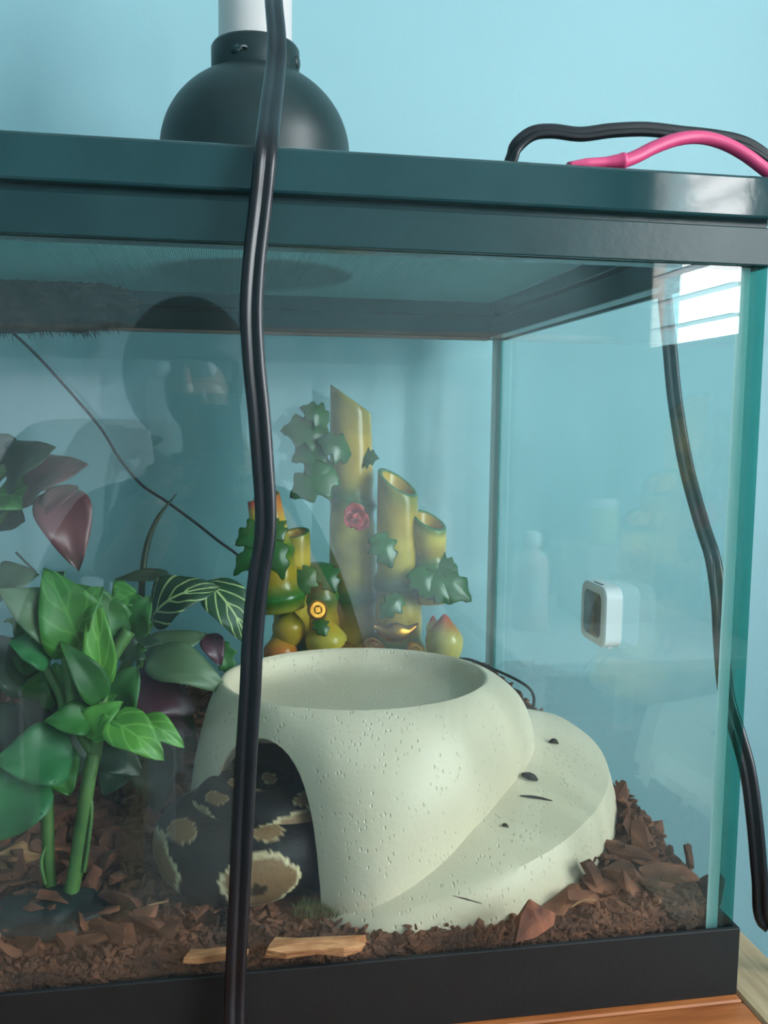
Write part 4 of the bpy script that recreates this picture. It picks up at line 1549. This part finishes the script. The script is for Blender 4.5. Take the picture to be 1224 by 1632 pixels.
pos_chip('bark_chip', 'thin bark splinter standing upright on the heap in the right corner', at(1098, 1365, y=.055), .0085, .0022, .002, (0, math.radians(80), 0), seed=67)
pos_chip('bark_chip', 'long bark chip leaning against the right side of the hide', at(952, 1405, y=.03), .017, .0045, .003, (0, math.radians(62), .2), seed=68)
pos_chip('bark_chip', 'broad bark chip on top of the heap beside the right pane', at(1030, 1325, y=.095), .012, .008, .004, (.4, -.5, .3), 'bark', seed=69)
pos_chip('bark_chip', 'dark bark chip pressed against the glass in the front right corner', at(1126, 1420, y=.022), .014, .008, .004, (.3, -1.0, .5), 'bark_dark', seed=70)


# debris lying on the hide: dropped onto the real surface
dg = bpy.context.evaluated_depsgraph_get()
dg.update()


def on_hide(px, py):
    d = (RM @ Vector(((px - 612) / FPX, -(py - 816) / FPX, -1.0))).normalized()
    ok, loc, nrm, idx = HD.ray_cast(CAM_LOC, d)
    return (loc, nrm) if ok else (at(px, py, y=.05), Vector((0, -1, 0)))


for nm_, lab, (ax_, ay_), (bx_, by_), r_ in (
    ('bark_sliver', 'thick dark bark sliver lying on the ramp of the hide', (828, 1233), (856, 1246), .0022),
    ('bark_sliver', 'short dark bark crumb near the top of the hide ramp', (874, 1184), (889, 1187), .0016),
    ('bark_sliver', 'long thin reddish twig lying on the hide ramp', (829, 1269), (880, 1277), .0008),
    ('bark_sliver', 'tiny bark crumb low on the hide ramp', (800, 1316), (810, 1319), .0010),
    ('fibre', 'fine curled brown fibre stuck low on the front of the hide', (722, 1428), (768, 1440), .0004),
):
    (la, na), (lb, nb_) = on_hide(ax_, ay_), on_hide(bx_, by_)
    mid = (la + lb) / 2 + (na + nb_) * r_ * .8
    o = tube(nm_, [la + na * r_ * .6, mid, lb + nb_ * r_ * .6], r_, 'bark_dark', None, k=7, n=4, scale=[.4, 1.1, .9, .3])
    tag(o, lab, 'bark')

# moss tuft at the foot of the doorway
vs, fs = [], []
mc = at(512, 1448, z=.050)
for k in range(500):
    a = random.uniform(0, 6.28); r = .013 * math.sqrt(random.random())
    p = mc + Vector((r * math.cos(a) * 1.2, r * math.sin(a) * .7, 0))
    p.y = max(p.y, .009)
    e = p + Vector((random.gauss(0, .002), random.gauss(0, .0015), random.uniform(.002, .006)))
    e.y = max(e.y, .008)
    i = len(vs)
    vs += [p + Vector((-.0003, 0, -.002)), p + Vector((.0003, 0, -.002)), e]
    fs.append((i, i + 1, i + 2))
tag(mesh_obj('moss_tuft', vs, fs, 'moss'), 'small grey-green moss tuft at the foot of the hide doorway', 'moss', kind='stuff')
# straw-like fibres on the bedding
for (ax_, ay_), (bx_, by_), lab in (((195, 1466), (268, 1436), 'pale dry fibre lying on the bedding beside the snake'), ((930, 1478), (960, 1450), 'pale straw splinter lying right of the big triangular chip')):
    A_, B_ = at(ax_, ay_, z=.053), at(bx_, by_, z=.055)
    A_.y = max(A_.y, .01); B_.y = max(B_.y, .012)
    tag(tube('straw_fibre', [A_, (A_ + B_) / 2 + Vector((0, 0, .002)), B_], .0006, 'bark_pale', None, k=6, n=4), lab, 'fibre')

# ------------------------------------------------------------------ behind the viewer (seen reflected in the glass)
def mir(px, py, y):
    """point of the room whose mirror image in the front pane falls on that spot at distance y behind the pane"""
    p = at(px, py, y=y)
    return Vector((p.x, -p.y, p.z))


# white plastic chair
ch_c = mir(140, 800, 1.75)
CH = thing('plastic_chair', 'white moulded plastic chair reflected in the left of the front glass', 'chair', (ch_c.x, ch_c.y, FLOOR_Z))
sw = .22
zt = mir(140, 668, 1.75).z
zs = FLOOR_Z + .43
vs, fs = [], []
for th in (0, .02):
    for i in range(13):
        u = -1 + i / 6
        zz_ = zs + (zt - zs) * (1 - abs(u) ** 5 * .25)
        vs += [(ch_c.x + u * sw, ch_c.y - .06 * (1 - u * u) + th, zs), (ch_c.x + u * sw * .98, ch_c.y - .1 - .05 * (1 - u * u) + th, zz_)]
for i in range(12):
    fs += [(2 * i, 2 * i + 2, 2 * i + 3, 2 * i + 1), (26 + 2 * i + 1, 26 + 2 * i + 3, 26 + 2 * i + 2, 26 + 2 * i), (2 * i + 1, 2 * i + 3, 26 + 2 * i + 3, 26 + 2 * i + 1)]
mesh_obj('backrest', vs, fs, 'white_plastic', CH)
box('seat', (ch_c.x - sw, ch_c.y - .06, zs - .03), (ch_c.x + sw, ch_c.y + .38, zs), 'white_plastic', CH, bevel=.012)
for sx in (-1, 1):
    for yy_ in (-.03, .34):
        box('leg', (ch_c.x + sx * .19 - .02, ch_c.y + yy_ - .02, FLOOR_Z), (ch_c.x + sx * .19 + .02, ch_c.y + yy_ + .02, zs - .03), 'white_plastic', CH)

# low white desk with a few things on it
dz = -0.16
dp = mir(850, 1000, 1.6)
DX0, DX1, DY0, DY1 = 0.30, 0.86, -1.95, -1.25
DK = thing('white_desk', 'white desk reflected in the glass left of the thermometer', 'desk', ((DX0 + DX1) / 2, (DY0 + DY1) / 2, FLOOR_Z))
box('desk_top', (DX0, DY0, dz - .03), (DX1, DY1, dz), 'desk_white', DK, bevel=.003, seg=1)
for sx in (DX0 + .03, DX1 - .03):
    for sy in (DY0 + .03, DY1 - .03):
        box('leg', (sx - .02, sy - .02, FLOOR_Z), (sx + .02, sy + .02, dz - .03), 'desk_white', DK)
c = mir(845, 1000, 1.55); c.z = dz
BO = thing('bottle', 'pinkish white bottle reflected on the desk left of the thermometer', 'bottle', c)
lathe('body', [(.0001, 0), (.04, .001), (.042, .01), (.042, .15), (.036, .17), (.018, .185), (.017, .20)], c, 'bottle_pink', BO, 28)
lathe('cap', [(.021, .195), (.021, .225), (.018, .228), (.0001, .228)], c, 'white_plastic', BO, 24)
box('label_patch', (c.x - .012, c.y + .0405, c.z + .04), (c.x + .012, c.y + .0435, c.z + .13), 'white_plastic', BO)
c = mir(962, 868, 1.65)
bx0 = Vector((c.x - .07, c.y - .12, dz))
tag(box('carton_box', (bx0.x, bx0.y, dz), (bx0.x + .17, bx0.y + .2, c.z), 'carton', None, bevel=.003, seg=1), 'brownish carton on the reflected desk beneath the yellowish jar', 'box')
cj = Vector((c.x, c.y, c.z))
JR = thing('jar', 'yellowish jar reflected above the thermometer', 'jar', cj)
lathe('body', [(.0001, 0), (.032, .001), (.034, .006), (.034, .085), (.03, .095)], cj, 'jar_yellow', JR, 28)
lathe('lid', [(.035, .093), (.035, .108), (.032, .112), (.0001, .112)], cj, 'white_plastic', JR, 28)

# phone and the person holding it
PH = thing('phone', 'dark mobile phone held up before the glass, seen only as a reflection', 'phone', (CAM_LOC.x - .018, CAM_LOC.y - .036, CAM_LOC.z - .13))
ph_b = box('phone_body', (CAM_LOC.x - .056, CAM_LOC.y - .046, CAM_LOC.z - .135), (CAM_LOC.x + .020, CAM_LOC.y - .038, CAM_LOC.z + .024), 'screen_dark', PH, bevel=.0035, seg=3)
box('camera_bump', (CAM_LOC.x - .014, CAM_LOC.y - .039, CAM_LOC.z - .036), (CAM_LOC.x + .014, CAM_LOC.y - .0355, CAM_LOC.z + .014), 'cord_black', PH, bevel=.0015)

hc_ = mir(300, 640, 0.98)
PX, PY = hc_.x, hc_.y


def skin_body(name, V, E, R_, material, parent=None, root=0, sub_=2):
    me_ = bpy.data.meshes.new(name)
    me_.from_pydata([tuple(v_) for v_ in V], E, [])
    o = bpy.data.objects.new(name, me_)
    COL.objects.link(o)
    s = o.modifiers.new('skin', 'SKIN')
    s.use_smooth_shade = True
    for i, r in enumerate(R_):
        me_.skin_vertices[0].data[i].radius = (r, r) if not isinstance(r, tuple) else r
        me_.skin_vertices[0].data[i].use_root = (i == root)
    ss = o.modifiers.new('sub', 'SUBSURF'); ss.levels = sub_; ss.render_levels = sub_
    bpy.context.view_layer.update()
    d_ = bpy.context.evaluated_depsgraph_get()
    nm2 = bpy.data.meshes.new_from_object(o.evaluated_get(d_))
    o.modifiers.clear()
    o.data = nm2
    nm2.materials.clear(); nm2.materials.append(MATS[material])
    nm2.polygons.foreach_set('use_smooth', [True] * len(nm2.polygons))
    if parent: put(o, parent)
    return o


ZS = FLOOR_Z + .42
hz_ = hc_.z
PE = thing('person', 'person in dark clothes sitting before the tank, holding up the phone', 'person', (PX, PY - .15, ZS))
grip = Vector((CAM_LOC.x + .024, CAM_LOC.y - .044, CAM_LOC.z - .085))
gripL = Vector((CAM_LOC.x - .060, CAM_LOC.y - .044, CAM_LOC.z - .085))
V = [(PX, PY - .18, ZS + .10), (PX, PY - .16, ZS + .28), (PX, PY - .10, hz_ - .24), (PX, PY - .05, hz_ - .14), (PX, PY - .02, hz_ - .08),
     (PX, PY + .0, hz_ + .02), (PX, PY + .0, hz_ + .09),
     (PX + .17, PY - .09, hz_ - .22), (PX + .24, PY + .02, hz_ - .42), (grip.x + .035, grip.y - .09, grip.z - .06), (grip.x + .012, grip.y - .030, grip.z - .01),
     (PX - .17, PY - .09, hz_ - .22), (PX - .24, PY + .02, hz_ - .42), (gripL.x - .035, gripL.y - .09, gripL.z - .06), (gripL.x - .012, gripL.y - .030, gripL.z - .01),
     (PX + .10, PY - .15, ZS + .085), (PX + .13, PY + .22, ZS + .06), (PX + .14, PY + .25, FLOOR_Z + .10), (PX + .15, PY + .36, FLOOR_Z + .03),
     (PX - .10, PY - .15, ZS + .085), (PX - .13, PY + .22, ZS + .06), (PX - .14, PY + .25, FLOOR_Z + .10), (PX - .15, PY + .36, FLOOR_Z + .03)]
Ed = [(0, 1), (1, 2), (2, 3), (3, 4), (4, 5), (5, 6), (2, 7), (7, 8), (8, 9), (9, 10), (2, 11), (11, 12), (12, 13), (13, 14), (0, 15), (15, 16), (16, 17), (17, 18), (0, 19), (19, 20), (20, 21), (21, 22)]
Rr_ = [(.15, .11), (.14, .10), (.15, .10), .062, .056, (.078, .095), (.066, .08), .062, .046, .030, .024, .062, .046, .030, .024, .085, .062, .045, .035, .085, .062, .045, .035]
body = skin_body('body', V, Ed, Rr_, 'cloth_dark', PE)
body.data.materials.append(MATS['skin']); body.data.materials.append(MATS['trouser'])
for p in body.data.polygons:
    c = p.center
    if c.z > hz_ - .12 and abs(c.x - PX) < .13:
        p.material_index = 1
    elif c.y > PY + .22 and c.z > ZS + .15:
        p.material_index = 1
    elif c.z < ZS + .12:
        p.material_index = 2
# fingers round the phone, part of the hands
for sgn, g in ((1, grip), (-1, gripL)):
    for i, (ln, dzf) in enumerate(((.060, .030), (.066, .010), (.062, -.010), (.050, -.028))):
        b0 = Vector((g.x + sgn * .016, g.y - .028, g.z + dzf * .7))
        k1 = Vector((g.x + sgn * .014, g.y + .004, g.z + dzf))
        k2 = Vector((g.x - sgn * .004, g.y + .016, g.z + dzf))
        k3 = Vector((g.x - sgn * (ln - .045), g.y + .0165, g.z + dzf))
        tube('finger', [b0, k1, k2, k3], .0078, 'skin', PE, k=8, n=4, scale=[1.1, 1, .92, .75])
    tube('thumb', [Vector((g.x + sgn * .010, g.y - .030, g.z + .01)), Vector((g.x + sgn * .006, g.y - .014, g.z + .035)), Vector((g.x - sgn * .012, g.y - .012, g.z + .05))], .009, 'skin', PE, k=8, n=4, scale=[1.1, 1, .75])
# hair, nose, ears, eyes, mouth
bm = bmesh.new()
bmesh.ops.create_icosphere(bm, subdivisions=4, radius=1)
for v_ in list(bm.verts):
    q = v_.co
    low = -.95 + 1.1 * smoothstep(-.2, .75, q.y)
    zq = max(q.z, low)
    v_.co = Vector((PX + q.x * .098, PY - .012 + q.y * .112, hz_ + .045 + zq * .115))
from_bm('hair', bm, 'hair', PE)
tube('nose', [Vector((PX, PY + .088, hz_ + .045)), Vector((PX, PY + .104, hz_ + .018)), Vector((PX, PY + .092, hz_ + .006))], .011, 'skin', PE, k=8, n=4, scale=[.6, 1, .9])
for sgn in (-1, 1):
    fruit_c = Vector((PX + sgn * .032, PY + .082, hz_ + .045))
    bm = bmesh.new(); bmesh.ops.create_uvsphere(bm, u_segments=12, v_segments=8, radius=.0115)
    for v_ in bm.verts: v_.co += fruit_c
    from_bm('eye', bm, 'white_plastic', PE)
    bm = bmesh.new(); bmesh.ops.create_uvsphere(bm, u_segments=12, v_segments=8, radius=.018)
    for v_ in bm.verts: v_.co = Vector((v_.co.x * .5 + PX + sgn * .086, v_.co.y + PY, v_.co.z * 1.6 + hz_ + .03))
    from_bm('ear', bm, 'skin', PE)
tube('mouth', [Vector((PX - .024, PY + .080, hz_ - .03)), Vector((PX, PY + .090, hz_ - .032)), Vector((PX + .024, PY + .080, hz_ - .03))], .005, 'bottle_pink', PE, k=6, n=4, scale=[.4, 1, .4])
ST = thing('stool', 'plain stool under the seated person', 'stool', (PX, PY - .15, FLOOR_Z))
lathe('seat', [(.0001, 0), (.17, 0), (.175, .012), (.17, .03), (.0001, .032)], (PX, PY - .15, ZS - .034), 'wood_trim', ST, 32)
for a in (45, 135, 225, 315):
    a = math.radians(a)
    tube('leg', [(PX + .17 * math.cos(a), PY - .15 + .17 * math.sin(a), FLOOR_Z), (PX + .15 * math.cos(a), PY - .15 + .15 * math.sin(a), FLOOR_Z + .2), (PX + .13 * math.cos(a), PY - .15 + .13 * math.sin(a), ZS - .034)], .014, 'wood_trim', ST, k=8, n=3)
